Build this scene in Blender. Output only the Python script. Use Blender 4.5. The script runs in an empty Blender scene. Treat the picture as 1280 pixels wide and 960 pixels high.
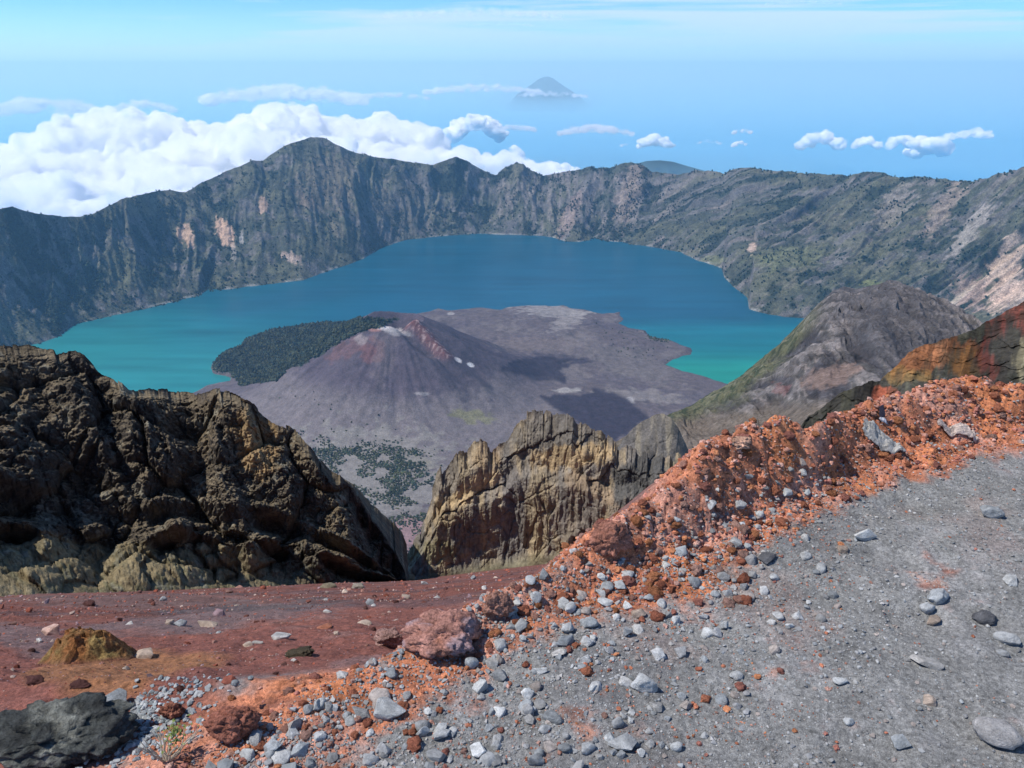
import bpy, bmesh, math, random
import numpy as np

random.seed(11)
rng = np.random.default_rng(11)
R = math.radians
scene = bpy.context.scene
COL = scene.collection

# ------------------------------------------------------------------ noise
_G = np.array([[1,1,0],[-1,1,0],[1,-1,0],[-1,-1,0],[1,0,1],[-1,0,1],[1,0,-1],[-1,0,-1],
               [0,1,1],[0,-1,1],[0,1,-1],[0,-1,-1],[1,1,0],[-1,1,0],[0,-1,1],[0,-1,-1]], dtype=np.float32)
_perm = np.random.default_rng(5).permutation(512).astype(np.int32)
_perm = np.concatenate([_perm, _perm, _perm])


def pn(x, y, z=0.0, seed=0):
    """gradient noise, about -1..1"""
    x = np.asarray(x, dtype=np.float64) + seed * 17.31
    y = np.asarray(y, dtype=np.float64) + seed * 5.77
    z = np.asarray(z, dtype=np.float64) + np.zeros_like(x)
    x, y = np.broadcast_arrays(x, y)
    ix, iy, iz = np.floor(x), np.floor(y), np.floor(z)
    fx, fy, fz = (x - ix).astype(np.float32), (y - iy).astype(np.float32), (z - iz).astype(np.float32)
    ix, iy, iz = ix.astype(np.int64) & 511, iy.astype(np.int64) & 511, iz.astype(np.int64) & 511
    u, v, w = (f * f * f * (f * (f * 6 - 15) + 10) for f in (fx, fy, fz))

    def corner(a, b, c):
        h = _perm[_perm[_perm[(ix + a) & 511] + ((iy + b) & 511)] + ((iz + c) & 511)] & 15
        g = _G[h]
        return g[..., 0] * (fx - a) + g[..., 1] * (fy - b) + g[..., 2] * (fz - c)
    def lerp(a, b, t):
        return a + t * (b - a)
    x00 = lerp(corner(0, 0, 0), corner(1, 0, 0), u)
    x10 = lerp(corner(0, 1, 0), corner(1, 1, 0), u)
    x01 = lerp(corner(0, 0, 1), corner(1, 0, 1), u)
    x11 = lerp(corner(0, 1, 1), corner(1, 1, 1), u)
    return lerp(lerp(x00, x10, v), lerp(x01, x11, v), w).astype(np.float64)


def fbm(x, y, z=0.0, o=4, g=0.5, seed=0):
    t, a, f, n = 0.0, 1.0, 1.0, 0.0
    for k in range(o):
        t = t + a * pn(x * f, y * f, np.asarray(z) * f, seed + k * 3)
        n += a; a *= g; f *= 2.03
    return 1.5 * t / n


def ridged(x, y, z=0.0, o=4, g=0.5, seed=0):
    t, a, f, n = 0.0, 1.0, 1.0, 0.0
    for k in range(o):
        t = t + a * (1 - 2 * np.abs(pn(x * f, y * f, np.asarray(z) * f, seed + k * 3)))
        n += a; a *= g; f *= 2.07
    return t / n


def billow(x, y, z=0.0, o=4, g=0.5, seed=0):
    t, a, f, n = 0.0, 1.0, 1.0, 0.0
    for k in range(o):
        t = t + a * np.sqrt(np.abs(pn(x * f, y * f, np.asarray(z) * f, seed + k * 3)) + 1e-6)
        n += a; a *= g; f *= 2.07
    return t / n


def worley(x, y, z=0.0, seed=0):
    """cellular noise: distance to the nearest and second cell point, random value of the nearest cell"""
    x = np.asarray(x, dtype=np.float32) + seed * 7.3; y = np.asarray(y, dtype=np.float32); z = np.asarray(z, dtype=np.float32) + 0 * x
    y = y + 0 * x
    ix, iy, iz = (np.floor(v).astype(np.int64) for v in (x, y, z))
    f1 = np.full(x.shape, 9.0, np.float32); f2 = f1.copy(); rn = np.zeros(x.shape, np.float32)
    for a in (-1, 0, 1):
        for b in (-1, 0, 1):
            for c in (-1, 0, 1):
                h = _perm[_perm[_perm[(ix + a) & 511] + ((iy + b) & 511)] + ((iz + c) & 511)]
                h2 = _perm[h + 7]; h3 = _perm[h2 + 31]
                d = (ix + a + h / 512.0 - x) ** 2 + (iy + b + h2 / 512.0 - y) ** 2 + (iz + c + h3 / 512.0 - z) ** 2
                m = d < f1
                f2 = np.where(m, f1, np.minimum(f2, d)); rn = np.where(m, _perm[h3 + 3] / 512.0, rn); f1 = np.where(m, d, f1)
    return np.sqrt(f1), np.sqrt(f2), rn


def sstep(a, b, x):
    t = np.clip((np.asarray(x, dtype=np.float64) - a) / (b - a), 0, 1)
    return t * t * (3 - 2 * t)


def mix(a, b, m):
    return a + (b - a) * m


def mixc(c, col, m):
    return c + (np.array(col, dtype=np.float64) - c) * np.clip(m, 0, 1)[..., None]


# ------------------------------------------------------------------ camera geometry (photo pixels, 1280 x 960)
F = 967.0
PITCH = R(22.3)
CP, SP = math.cos(PITCH), math.sin(PITCH)


def ray(px, py):
    u = (np.asarray(px, dtype=np.float64) - 640) / F
    v = (480 - np.asarray(py, dtype=np.float64)) / F
    return u, CP + v * SP, -SP + v * CP


def at_z(px, py, z):
    dx, dy, dz = ray(px, py)
    t = z / dz
    return dx * t, dy * t


def at_d(px, py, D):
    dx, dy, dz = ray(px, py)
    t = D / np.hypot(dx, dy)
    return dx * t, dy * t, dz * t


def project(x, y, z):
    dep = y * CP - z * SP
    v = y * SP + z * CP
    dep = np.where(dep < 1e-3, 1e-3, dep)
    return 640 + F * x / dep, 480 - F * v / dep


def inpoly(px, py, poly):
    poly = np.array(poly, dtype=np.float64)
    ins = np.zeros(np.shape(px), dtype=bool)
    x1, y1 = poly[-1]
    for x2, y2 in poly:
        c = (y1 > py) != (y2 > py)
        xi = (x2 - x1) * (py - y1) / (y2 - y1 + 1e-12) + x1
        ins ^= c & (px < xi)
        x1, y1 = x2, y2
    return ins


def polydist(x, y, poly, closed=False):
    """distance to a polyline, and position (segment index + t) of the nearest point"""
    pts = [np.array(p, dtype=np.float64) for p in poly]
    if closed:
        pts.append(pts[0])
    best = np.full(np.shape(x), 1e18); pos = np.zeros(np.shape(x)); side = np.zeros(np.shape(x))
    for k in range(len(pts) - 1):
        a, b = pts[k][:2], pts[k + 1][:2]
        ex, ey = b - a
        L2 = ex * ex + ey * ey + 1e-12
        t = np.clip(((x - a[0]) * ex + (y - a[1]) * ey) / L2, 0, 1)
        qx, qy = x - (a[0] + t * ex), y - (a[1] + t * ey)
        d = qx * qx + qy * qy
        m = d < best
        best = np.where(m, d, best); pos = np.where(m, k + t, pos)
        side = np.where(m, np.sign(ex * (y - a[1]) - ey * (x - a[0])), side)
    return np.sqrt(best), pos, side


def blob(px, py, cx, cy, rx, ry, ang=0.0, n=0.0):
    """soft ellipse mask, n = noise that frays its edge"""
    c, s = math.cos(R(ang)), math.sin(R(ang))
    dx, dy = px - cx, py - cy
    q = np.sqrt(((dx * c + dy * s) / rx) ** 2 + ((-dx * s + dy * c) / ry) ** 2)
    return 1 - sstep(0.7, 1.15, q + n)


# ------------------------------------------------------------------ mesh and object helpers
def tag(o, label=None, cat=None, group=None, kind=None):
    if label: o['label'] = label
    if cat: o['category'] = cat
    if group: o['group'] = group
    if kind: o['kind'] = kind
    return o


def mesh_from(name, V, Fq, col=None, smooth=True):
    me = bpy.data.meshes.new(name)
    V = np.asarray(V, dtype=np.float32).reshape(-1, 3)
    Fq = np.asarray(Fq, dtype=np.int32)
    k = Fq.shape[1]
    me.vertices.add(len(V)); me.vertices.foreach_set('co', V.ravel())
    me.loops.add(Fq.size); me.loops.foreach_set('vertex_index', Fq.ravel())
    me.polygons.add(len(Fq))
    me.polygons.foreach_set('loop_start', np.arange(0, Fq.size, k, dtype=np.int32))
    me.polygons.foreach_set('loop_total', np.full(len(Fq), k, dtype=np.int32))
    me.polygons.foreach_set('use_smooth', np.full(len(Fq), smooth, dtype=bool))
    me.update(calc_edges=True)
    if col is not None:
        a = me.attributes.new('Col', 'FLOAT_COLOR', 'POINT')
        c = np.ones((len(V), 4), dtype=np.float32)
        c[:, :3] = np.clip(np.asarray(col).reshape(-1, 3), 0, 1)
        a.data.foreach_set('color', c.ravel())
    me.validate()
    return me


def link(name, me, mat, parent=None):
    o = bpy.data.objects.new(name, me)
    COL.objects.link(o)
    if mat is not None and len(me.materials) == 0:
        me.materials.append(mat)
    if parent is not None:
        o.parent = parent
    return o


def grid_faces(m, n, flip=False):
    i = np.arange(m * n).reshape(m, n)
    q = np.stack([i[:-1, :-1], i[:-1, 1:], i[1:, 1:], i[1:, :-1]], -1).reshape(-1, 4)
    return q[:, ::-1] if flip else q


def grid_obj(name, P, col, mat, flip=False, kind='structure', label=None):
    m, n = P.shape[:2]
    o = link(name, mesh_from(name, P, grid_faces(m, n, flip), col), mat)
    tag(o, label=label, kind=kind)
    return o


def grid_slope(P):
    """upward component of the grid normal"""
    du = np.gradient(P, axis=0); dv = np.gradient(P, axis=1)
    N = np.cross(du, dv)
    N /= np.linalg.norm(N, axis=-1, keepdims=True) + 1e-12
    return np.abs(N[..., 2])


# ------------------------------------------------------------------ materials
def new_mat(name):
    m = bpy.data.materials.new(name); m.use_nodes = True
    nt = m.node_tree
    return m, nt, nt.nodes, nt.links, nt.nodes['Principled BSDF']


def attr_mat(name, layers, rough=0.9, bump=None, spec=0.2, rnd=0.0, flat=None):
    """vertex colour (or one flat colour) varied by noise layers (scale, low, high, detail) and bumped by (scale, strength, distance)"""
    m, nt, N, L, B = new_mat(name)
    B.inputs['Roughness'].default_value = rough
    B.inputs['Specular IOR Level'].default_value = spec
    tc = N.new('ShaderNodeTexCoord')
    if flat is None:
        at = N.new('ShaderNodeAttribute'); at.attribute_name = 'Col'
        cur = at.outputs['Color']
    else:
        rg = N.new('ShaderNodeRGB'); rg.outputs[0].default_value = (*flat, 1)
        cur = rg.outputs[0]
    for sc, lo, hi, det in layers:
        nz = N.new('ShaderNodeTexNoise'); nz.inputs['Scale'].default_value = sc
        nz.inputs['Detail'].default_value = det; nz.inputs['Roughness'].default_value = 0.62
        L.new(tc.outputs['Object'], nz.inputs['Vector'])
        mr = N.new('ShaderNodeMapRange')
        mr.inputs['From Min'].default_value = 0.32; mr.inputs['From Max'].default_value = 0.68
        mr.inputs['To Min'].default_value = lo; mr.inputs['To Max'].default_value = hi
        L.new(nz.outputs['Fac'], mr.inputs['Value'])
        vm = N.new('ShaderNodeVectorMath'); vm.operation = 'SCALE'
        L.new(cur, vm.inputs[0]); L.new(mr.outputs['Result'], vm.inputs['Scale'])
        cur = vm.outputs['Vector']
    if rnd > 0:
        oi = N.new('ShaderNodeObjectInfo')
        mr = N.new('ShaderNodeMapRange')
        mr.inputs['To Min'].default_value = 1 - rnd; mr.inputs['To Max'].default_value = 1 + rnd
        L.new(oi.outputs['Random'], mr.inputs['Value'])
        vm = N.new('ShaderNodeVectorMath'); vm.operation = 'SCALE'
        L.new(cur, vm.inputs[0]); L.new(mr.outputs['Result'], vm.inputs['Scale'])
        cur = vm.outputs['Vector']
    L.new(cur, B.inputs['Base Color'])
    if bump:
        prev = None
        for sc, st, dist in bump:
            nz = N.new('ShaderNodeTexNoise'); nz.inputs['Scale'].default_value = sc
            nz.inputs['Detail'].default_value = 6; nz.inputs['Roughness'].default_value = 0.65
            L.new(tc.outputs['Object'], nz.inputs['Vector'])
            b = N.new('ShaderNodeBump'); b.inputs['Strength'].default_value = st
            b.inputs['Distance'].default_value = dist
            L.new(nz.outputs['Fac'], b.inputs['Height'])
            if prev is not None: L.new(prev, b.inputs['Normal'])
            prev = b.outputs['Normal']
        L.new(prev, B.inputs['Normal'])
    return m


M_rim = attr_mat('rim_rock_and_forest', [(0.02, 0.6, 1.45, 6), (0.11, 0.55, 1.5, 3)], bump=[(0.06, 0.8, 14)], spec=0.1)
M_floor = attr_mat('lava_and_ash', [(0.03, 0.8, 1.25, 6), (0.16, 0.75, 1.3, 3)], bump=[(0.05, 0.6, 8)], spec=0.1)
M_ridge = attr_mat('grey_ridge', [(0.06, 0.7, 1.35, 6), (0.4, 0.65, 1.4, 3)], bump=[(0.15, 0.8, 4)], spec=0.1)
M_wall = attr_mat('brown_cliff_rock', [(0.5, 0.65, 1.4, 6), (3.0, 0.65, 1.4, 4)], bump=[(1.2, 0.7, 0.5), (6, 0.5, 0.12)], spec=0.12)
M_crag = attr_mat('tan_crag_rock', [(0.35, 0.75, 1.3, 6), (2.0, 0.7, 1.35, 4)], bump=[(0.8, 0.7, 0.6), (4, 0.5, 0.15)], spec=0.12)
M_rust = attr_mat('rust_cliff_rock', [(0.3, 0.6, 1.4, 6), (2.0, 0.65, 1.4, 4)], bump=[(0.6, 0.8, 0.6), (3, 0.6, 0.2)], spec=0.12)
M_ground = attr_mat('ash_and_scoria_ground', [(9, 0.78, 1.25, 5), (70, 0.6, 1.45, 4), (420, 0.55, 1.5, 2)],
                    bump=[(60, 0.6, 0.012), (330, 0.6, 0.004)], spec=0.2)
M_slope = attr_mat('red_ash_slope', [(0.8, 0.75, 1.25, 6), (9, 0.75, 1.3, 4), (70, 0.65, 1.4, 3)],
                   bump=[(5, 0.8, 0.07), (40, 0.7, 0.02)], spec=0.15)
M_leaf = attr_mat('tree_crowns', [(0.05, 0.7, 1.35, 3), (0.4, 0.7, 1.35, 2)], spec=0.1)
M_stone = attr_mat('grey_stone', [(3, 0.8, 1.2, 5), (14, 0.75, 1.25, 4)], rough=0.85, bump=[(6, 0.5, 0.04), (25, 0.4, 0.012)], spec=0.3, rnd=0.3)
M_boulder = attr_mat('dark_boulder_rock', [(9, 0.45, 1.6, 6), (45, 0.5, 1.6, 5)], rough=0.9, bump=[(18, 0.9, 0.05), (70, 0.8, 0.015)], spec=0.25)
M_scoria = attr_mat('orange_scoria', [(14, 0.7, 1.3, 5), (110, 0.6, 1.45, 4)], rough=0.95, bump=[(45, 0.8, 0.02), (190, 0.8, 0.006)], spec=0.1, rnd=0.25)

# ------------------------------------------------------------------ lake level and far caldera
ZL = -1600.0
to_r = lambda p: np.array(p, dtype=np.float64)

shore_px = to_r([(-260, 520), (-120, 480), (0, 444), (75, 424), (95, 408), (150, 395), (210, 383), (260, 370), (300, 363), (340, 358), (380, 352), (420, 338),
                 (455, 325), (480, 310), (510, 300), (560, 296), (600, 294), (650, 295), (690, 298), (700, 303), (750, 304), (800, 308),
                 (850, 317), (870, 329), (902, 338), (905, 350), (916, 361), (934, 374), (936, 389), (960, 396), (1000, 400), (1060, 408), (1280, 430), (1500, 460)])
crest_px = to_r([(-260, 335, 5800), (-120, 295, 6000), (-40, 268, 6150), (0, 261, 6200), (15, 257, 6220), (28, 262, 6250), (40, 265, 6270), (60, 270, 6320), (75, 271, 6380), (100, 271, 6500), (112, 268, 6560), (122, 263, 6620), (132, 259, 6680), (150, 250, 6820), (165, 247, 6950), (190, 240, 7200),
                 (212, 238, 7350), (232, 240, 7450), (246, 232, 7540), (262, 225, 7620), (282, 213, 7740), (300, 208, 7830), (316, 201, 7930), (328, 201, 8000), (340, 192, 8080), (358, 181, 8200), (370, 178, 8280), (388, 171, 8400),
                 (405, 172, 8430), (425, 183, 8350), (445, 192, 8450), (470, 196, 8500), (500, 200, 8550), (520, 204, 8600), (540, 206, 8600), (555, 200, 8650),
                 (570, 196, 8650), (585, 202, 8700), (605, 214, 8750), (620, 220, 8750), (632, 210, 8750), (645, 204, 8750), (655, 206, 8750), (668, 214, 8750),
                 (678, 220, 8750), (700, 216, 8750), (720, 213, 8700), (737, 209, 8700), (762, 210, 8700), (775, 206, 8650), (790, 203, 8650), (805, 208, 8600),
                 (815, 215, 8600), (850, 219, 8500), (870, 213, 8450), (890, 214, 8400), (905, 217, 8350), (920, 211, 8300), (935, 209, 8250), (950, 212, 8200), (965, 214, 8150),
                 (990, 214, 8050), (1010, 219, 8000), (1040, 218, 7900), (1060, 219, 7800), (1085, 215, 7700), (1105, 218, 7600), (1130, 221, 7500), (1160, 222, 7400),
                 (1190, 225, 7300), (1218, 227, 7200), (1235, 223, 7100), (1250, 217, 7050), (1280, 209, 7000), (1340, 195, 6800), (1500, 180, 6400)])


def az_of(px, py):
    dx, dy, dz = ray(px, py)
    return np.arctan2(dx, dy), dz / np.hypot(dx, dy)


def polar(az, r):
    return r * np.sin(az), r * np.cos(az)


def build_rim():
    n, m, mb = 1300, 240, 24
    ca, ct = az_of(crest_px[:, 0], crest_px[:, 1])
    sa, st = az_of(shore_px[:, 0], shore_px[:, 1])
    sr = ZL / st
    az = np.linspace(ca[1], ca[-2], n)
    rc = np.interp(az, ca, crest_px[:, 2])
    zc = np.interp(az, ca, ct) * rc
    rs = np.interp(az, sa, sr)
    arc = az * 7000
    # fine crest serration
    zc = zc + (9 + 9 * sstep(R(-6), R(0), az)) * fbm(arc / 80, 0 * arc, o=5, g=0.62, seed=4) + 12 * fbm(arc / 260, 0 * arc, o=2, seed=9) + 16 * sstep(R(-8), R(0), az) * (ridged(arc / 150, 0 * arc, o=3, seed=8) - 0.5)
    rs = rs + 40 * fbm(arc / 300, 0 * arc, o=4, seed=2)
    s = np.linspace(0, 1, m)[:, None]
    t = s * 1.0
    A = arc[None, :] + 0 * s
    left = 1 - sstep(R(-8), R(4), az)[None, :]
    zf = mix(0.62 * t + 0.38 * t ** 2.2, 0.75 * t + 0.25 * t ** 2.0, left)
    r = rs + (rc - rs) * t
    z = (ZL - 30) + (zc - (ZL - 30)) * zf
    # green knoll of the promontory on the right shore
    ap = az_of(990, 340)[0]
    kn = np.exp(-((az - ap) / R(3.4)) ** 2)[None, :]
    z = z + 105 * kn * np.sin(np.clip(t / 0.42, 0, 1) * math.pi) ** 0.8
    w = 2.88 * np.clip(t, 0, 1) * np.clip(1 - t, 0, 1) ** 0.6
    # spurs and gullies that run down the wall, bent a little
    slant = 1100 * sstep(R(4), R(22), az)[None, :]                   # spurs on the right lean away
    A = A - slant * t
    bend = 110 * fbm(A / 900, t * 1.3, seed=21, o=2)
    g1 = ridged((A + bend + 240 * fbm(A / 1400, t * 0.8, seed=22, o=2)) / 620, t * 0.55, o=2, seed=3)
    g2 = ridged((A + bend * 1.4) / 210, t * 1.0, o=3, seed=7)
    g3 = ridged(A / 75, t * 3.0, o=3, seed=12)
    z = z + w * (150 * (g1 - 0.55) + 85 * (g2 - 0.5) + 22 * (g3 - 0.5))
    r = r - w * (60 * (g1 - 0.5) + 25 * (g2 - 0.5))
    z = z + w * 14 * fbm(A / 60, r / 60, o=4, seed=31)
    # behind the crest, outer slope
    tb = np.linspace(0, 1, mb + 1)[1:, None]
    rb = rc + tb * 1000
    zb = zc - tb * np.maximum(zc + 1640, 10) * 0.98 + 30 * fbm(A[:1] / 200 + 0 * tb, rb / 200, o=3, seed=5) * tb
    zb = np.maximum(zb, -1642)
    rr = np.vstack([r, rb]); zz = np.vstack([z, zb])
    X, Y = polar(az[None, :] + 0 * rr, rr)
    P = np.stack([X, Y, zz], -1)
    up = grid_slope(P)
    px, py = project(X, Y, zz)
    T = np.vstack([t + 0 * r, 1 + 0 * rb]); AA = np.vstack([A, A[-1:] + 0 * rb]); G2 = np.vstack([g2, g2[-1:] + 0 * rb]); G1 = np.vstack([g1, g1[-1:] + 0 * rb])
    c = np.zeros(P.shape) + np.array((0.125, 0.115, 0.105))                      # bare rock
    nz = fbm(AA / 240, rr / 240, o=5, seed=41); n2 = fbm(AA / 60, rr / 60, o=4, seed=43)
    streak = fbm(AA / 50, T * 2.2, o=4, seed=47)
    lefty = 1 - sstep(480, 700, px)
    c = mixc(c, (0.20, 0.165, 0.14), sstep(0.05, 0.35, streak) * 0.6 * (1 - 0.7 * lefty))
    veg = sstep(-0.28, 0.12, nz + 0.5 * n2 + 0.45 * (up - 0.72) - 0.30 * np.abs(streak) + 0.12 * lefty)
    c = mixc(c, (0.056, 0.062, 0.042), veg * 0.9)                                # brushy green
    grass = sstep(0.05, 0.3, fbm(AA / 330, rr / 330, o=4, seed=53) + 0.35 * (G1 - 0.5) + 0.35 * (up - 0.72))
    c = mixc(c, (0.110, 0.108, 0.064), grass * 0.65)
    dark = sstep(0.0, 0.2, fbm(AA / 130, rr / 170, o=5, seed=59) - 0.2 * (G2 - 0.4) - 0.45 * (G1 - 0.5) - 0.05 * lefty)
    c = mixc(c, (0.022, 0.032, 0.022), dark * 0.85)                              # forest in the gullies
    # bare banded centre wall, straight under the low crest
    cen = blob(px, py, 730, 250, 130, 40, 0, 0.4 * nz)
    c = mixc(c, (0.20, 0.17, 0.15), cen * sstep(-0.15, 0.2, streak + 0.3 * n2) * 0.75)
    for (cx, cy, rx, ry, an, cc, a) in [(282, 290, 10, 20, -25, (0.55, 0.36, 0.25), 1), (232, 294, 8, 14, -20, (0.46, 0.31, 0.22), 1), (302, 298, 3, 8, 0, (0.5, 0.45, 0.4), .8),
                                        (365, 322, 12, 7, 30, (0.45, 0.33, 0.26), 1), (329, 256, 6, 10, 0, (0.42, 0.28, 0.2), .9), (386, 252, 10, 8, 30, (0.22, 0.15, 0.11), .6), (420, 285, 12, 8, 40, (0.25, 0.2, 0.14), .5),
                                        (292, 317, 4, 14, 0, (0.4, 0.35, 0.3), .6), (412, 230, 40, 40, 0, (0.17, 0.135, 0.10), .6), (500, 262, 50, 40, 0, (0.16, 0.135, 0.115), .6),
                                        (1255, 345, 22, 52, 12, (0.55, 0.40, 0.30), .95), (1215, 365, 26, 22, 0, (0.36, 0.25, 0.2), .8), (1275, 375, 40, 30, 0, (0.5, 0.36, 0.28), .9),
                                        (1197, 372, 22, 5, -35, (0.5, 0.42, 0.33), .8), (940, 310, 5, 8, 30, (0.5, 0.36, 0.28), .9), (712, 270, 9, 30, 25, (0.34, 0.24, 0.2), .6), (786, 240, 14, 40, 10, (0.32, 0.24, 0.19), .7),
                                        (1115, 262, 16, 34, 35, (0.3, 0.25, 0.2), .6), (1180, 260, 12, 44, 38, (0.33, 0.25, 0.2), .7), (1215, 285, 10, 44, 38, (0.36, 0.31, 0.27), .7),
                                        (985, 322, 44, 14, -6, (0.15, 0.155, 0.075), .8), (888, 327, 20, 7, -8, (0.15, 0.155, 0.075), .8), (1092, 356, 14, 5, 0, (0.19, 0.2, 0.07), .8), (190, 252, 48, 16, -10, (0.16, 0.145, 0.085), .8)]:
        c = mixc(c, cc, blob(px, py, cx, cy, rx, ry, an, 0.7 * n2 + 0.6 * streak) * a * 0.8)
    shoreband = (1 - sstep(ZL + 6, ZL + 16, zz))
    c = mixc(c, (0.26, 0.25, 0.22), shoreband * 0.75 * sstep(-0.15, 0.35, fbm(AA / 160, rr / 160, o=3, seed=61)))
    o = grid_obj('crater_rim', P, c, M_rim)
    bare = sstep(0.16, 0.26, c[..., 0])
    return P, up, dark * (T < 0.999) * (1 - bare), veg * (1 - bare) - bare * 0.3, px, py, T


rimP, rimUp, rimDark, rimVeg, rimPx, rimPy, rimT = build_rim()


# crowns: one merged mesh of small uneven clumps
def crowns(name, pts, rad, hgt, mat, col0, jitter=0.35):
    n = len(pts)
    ang = np.arange(6) / 6 * 2 * math.pi
    V = np.zeros((n, 14, 3)); k = rng.uniform(1 - jitter, 1 + jitter, (n, 14, 1))
    for ring, (zz, rr) in enumerate(((0.0, 0.7), (0.5, 1.0))):
        V[:, 1 + ring * 6:7 + ring * 6, 0] = rr * np.cos(ang + ring * 0.5); V[:, 1 + ring * 6:7 + ring * 6, 1] = rr * np.sin(ang + ring * 0.5)
        V[:, 1 + ring * 6:7 + ring * 6, 2] = zz
    V[:, 0, 2] = -0.25; V[:, 13, 2] = 1.0
    V[:, :, :2] *= rad[:, None, None] * k; V[:, :, 2:] *= hgt[:, None, None] * k
    V += pts[:, None, :]
    f = []
    for i in range(6):
        j = (i + 1) % 6
        f += [(0, 1 + j, 1 + i), (1 + i, 1 + j, 7 + i), (1 + j, 7 + j, 7 + i), (7 + i, 7 + j, 13)]
    Fa = (np.array(f)[None] + (np.arange(n) * 14)[:, None, None]).reshape(-1, 3)
    cl = 1 + 0.6 * fbm(pts[:, 0] / 70, pts[:, 1] / 70, o=3, seed=77)
    c = np.repeat(np.array(col0)[None] * (rng.uniform(0.5, 1.6, (n, 1)) * np.clip(cl, 0.4, 2)[:, None]) * (1 + np.array((0.35, 0.15, -0.1)) * rng.uniform(-1, 1, (n, 1))), 14, axis=0)
    o = link(name, mesh_from(name, V, Fa, c, smooth=False), mat)
    return o


def rim_forest():
    m, n = rimT.shape
    vis = (rimPx > -60) & (rimPx < 1340)
    prob = np.maximum(0, 0.003 + 0.075 * rimDark + 0.012 * rimVeg) * vis * (rimT > 0.03)
    # a ragged tree line along the right half of the crest
    ln = fbm(rimPx / 14, rimPx * 0, o=3, seed=66)
    prob = np.where((rimT > 0.975) & (rimPx > 620), prob + 0.22 * sstep(0.0, 0.3, ln), prob)
    pick = rng.random(rimT.shape) < prob
    pts = rimP[pick] + np.column_stack([rng.uniform(-6, 6, (pick.sum(), 2)), np.zeros(pick.sum())])
    k = len(pts)
    o = crowns('rim_forest', pts, rng.uniform(4, 9, k), rng.uniform(8, 18, k), M_leaf, (0.026, 0.036, 0.022))
    tag(o, 'dark forest scattered over the far crater walls', kind='stuff')


rim_forest()


# ------------------------------------------------------------------ lake
def lake():
    m, nt, N, L, B = new_mat('lake_water')
    tc = N.new('ShaderNodeTexCoord')
    at = N.new('ShaderNodeAttribute'); at.attribute_name = 'Col'
    L.new(at.outputs['Color'], B.inputs['Base Color'])
    B.inputs['Roughness'].default_value = 0.28
    B.inputs['IOR'].default_value = 1.33
    B.inputs['Specular IOR Level'].default_value = 0.22
    nz = N.new('ShaderNodeTexNoise'); nz.inputs['Scale'].default_value = 0.04; nz.inputs['Detail'].default_value = 5
    mp = N.new('ShaderNodeMapping'); mp.inputs['Scale'].default_value = (1, 0.35, 1)
    L.new(tc.outputs['Object'], mp.inputs['Vector']); L.new(mp.outputs['Vector'], nz.inputs['Vector'])
    b = N.new('ShaderNodeBump'); b.inputs['Strength'].default_value = 0.25; b.inputs['Distance'].default_value = 2
    L.new(nz.outputs['Fac'], b.inputs['Height']); L.new(b.outputs['Normal'], B.inputs['Normal'])
    xs = np.linspace(-3600, 4200, 390); ys = np.linspace(2400, 8600, 320)
    X, Y = np.meshgrid(xs, ys)
    P = np.stack([X, Y, X * 0 + ZL], -1)
    px, py = project(X, Y, X * 0 + ZL)
    nz = fbm(X / 900, Y / 900, o=4, seed=81); st = fbm(X / 1600 + nz * .4, Y / 420, o=4, seed=83)
    c = np.zeros(P.shape) + np.array((0.004, 0.078, 0.128))
    # suspended minerals: pale turquoise in the left arm, green-turquoise in the right bay
    turq = (1 - sstep(150, 560, px + 120 * st)) * sstep(330, 430, py + 25 * st)
    c = mixc(c, (0.016, 0.172, 0.180), turq * 0.85)
    c = mixc(c, (0.025, 0.218, 0.208), sstep(395, 470, py + 20 * nz) * (1 - sstep(250, 420, px)) * 0.8)
    c = mixc(c, (0.004, 0.085, 0.14), sstep(330, 390, py + 15 * st) * sstep(300, 500, px) * (1 - sstep(700, 800, px)) * 0.6)
    rb = sstep(388, 436, py + 0.02 * (px - 850) + 6 * st) * sstep(720, 790, px)
    c = mixc(c, (0.004, 0.155, 0.175), rb)
    c = mixc(c, (0.012, 0.235, 0.165), sstep(428, 468, py + 5 * nz) * sstep(760, 850, px) * 0.9)
    c = mixc(c, (0.015, 0.10, 0.17), blob(px, py, 340, 380, 90, 12, -12, 0.6 * st) * 0.35)
    c *= (1 + 0.22 * st + 0.26 * fbm(X / 700, Y / 90, o=4, seed=85))[..., None]
    grid_obj('lake', P, c, m)


lake()


# ------------------------------------------------------------------ caldera floor: lava field, ash plain, young cone
land_px = [(-140, 520), (100, 512), (240, 495), (258, 486), (288, 481), (293, 472), (284, 470), (266, 467), (264, 459), (276, 445), (303, 434), (308, 426), (340, 413), (400, 406), (470, 403), (490, 401),
           (512, 395), (530, 391), (548, 386), (560, 389), (583, 387), (600, 385), (625, 388), (636, 384), (658, 382), (690, 383), (704, 382), (718, 386), (735, 388),
           (752, 392), (775, 390), (778, 398), (774, 404), (790, 411), (806, 413), (815, 421), (835, 425), (850, 431), (864, 435), (862, 443), (840, 450), (832, 456), (852, 464), (880, 471), (905, 479), (960, 492), (1010, 505), (1300, 540)]
land_xy = [tuple(float(v) for v in at_z(a, b, ZL)) for a, b in land_px] + [(3200, 1300), (-3200, 1300)]
CX, CY = (float(v) for v in at_z(494, 416, -1262))


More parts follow.
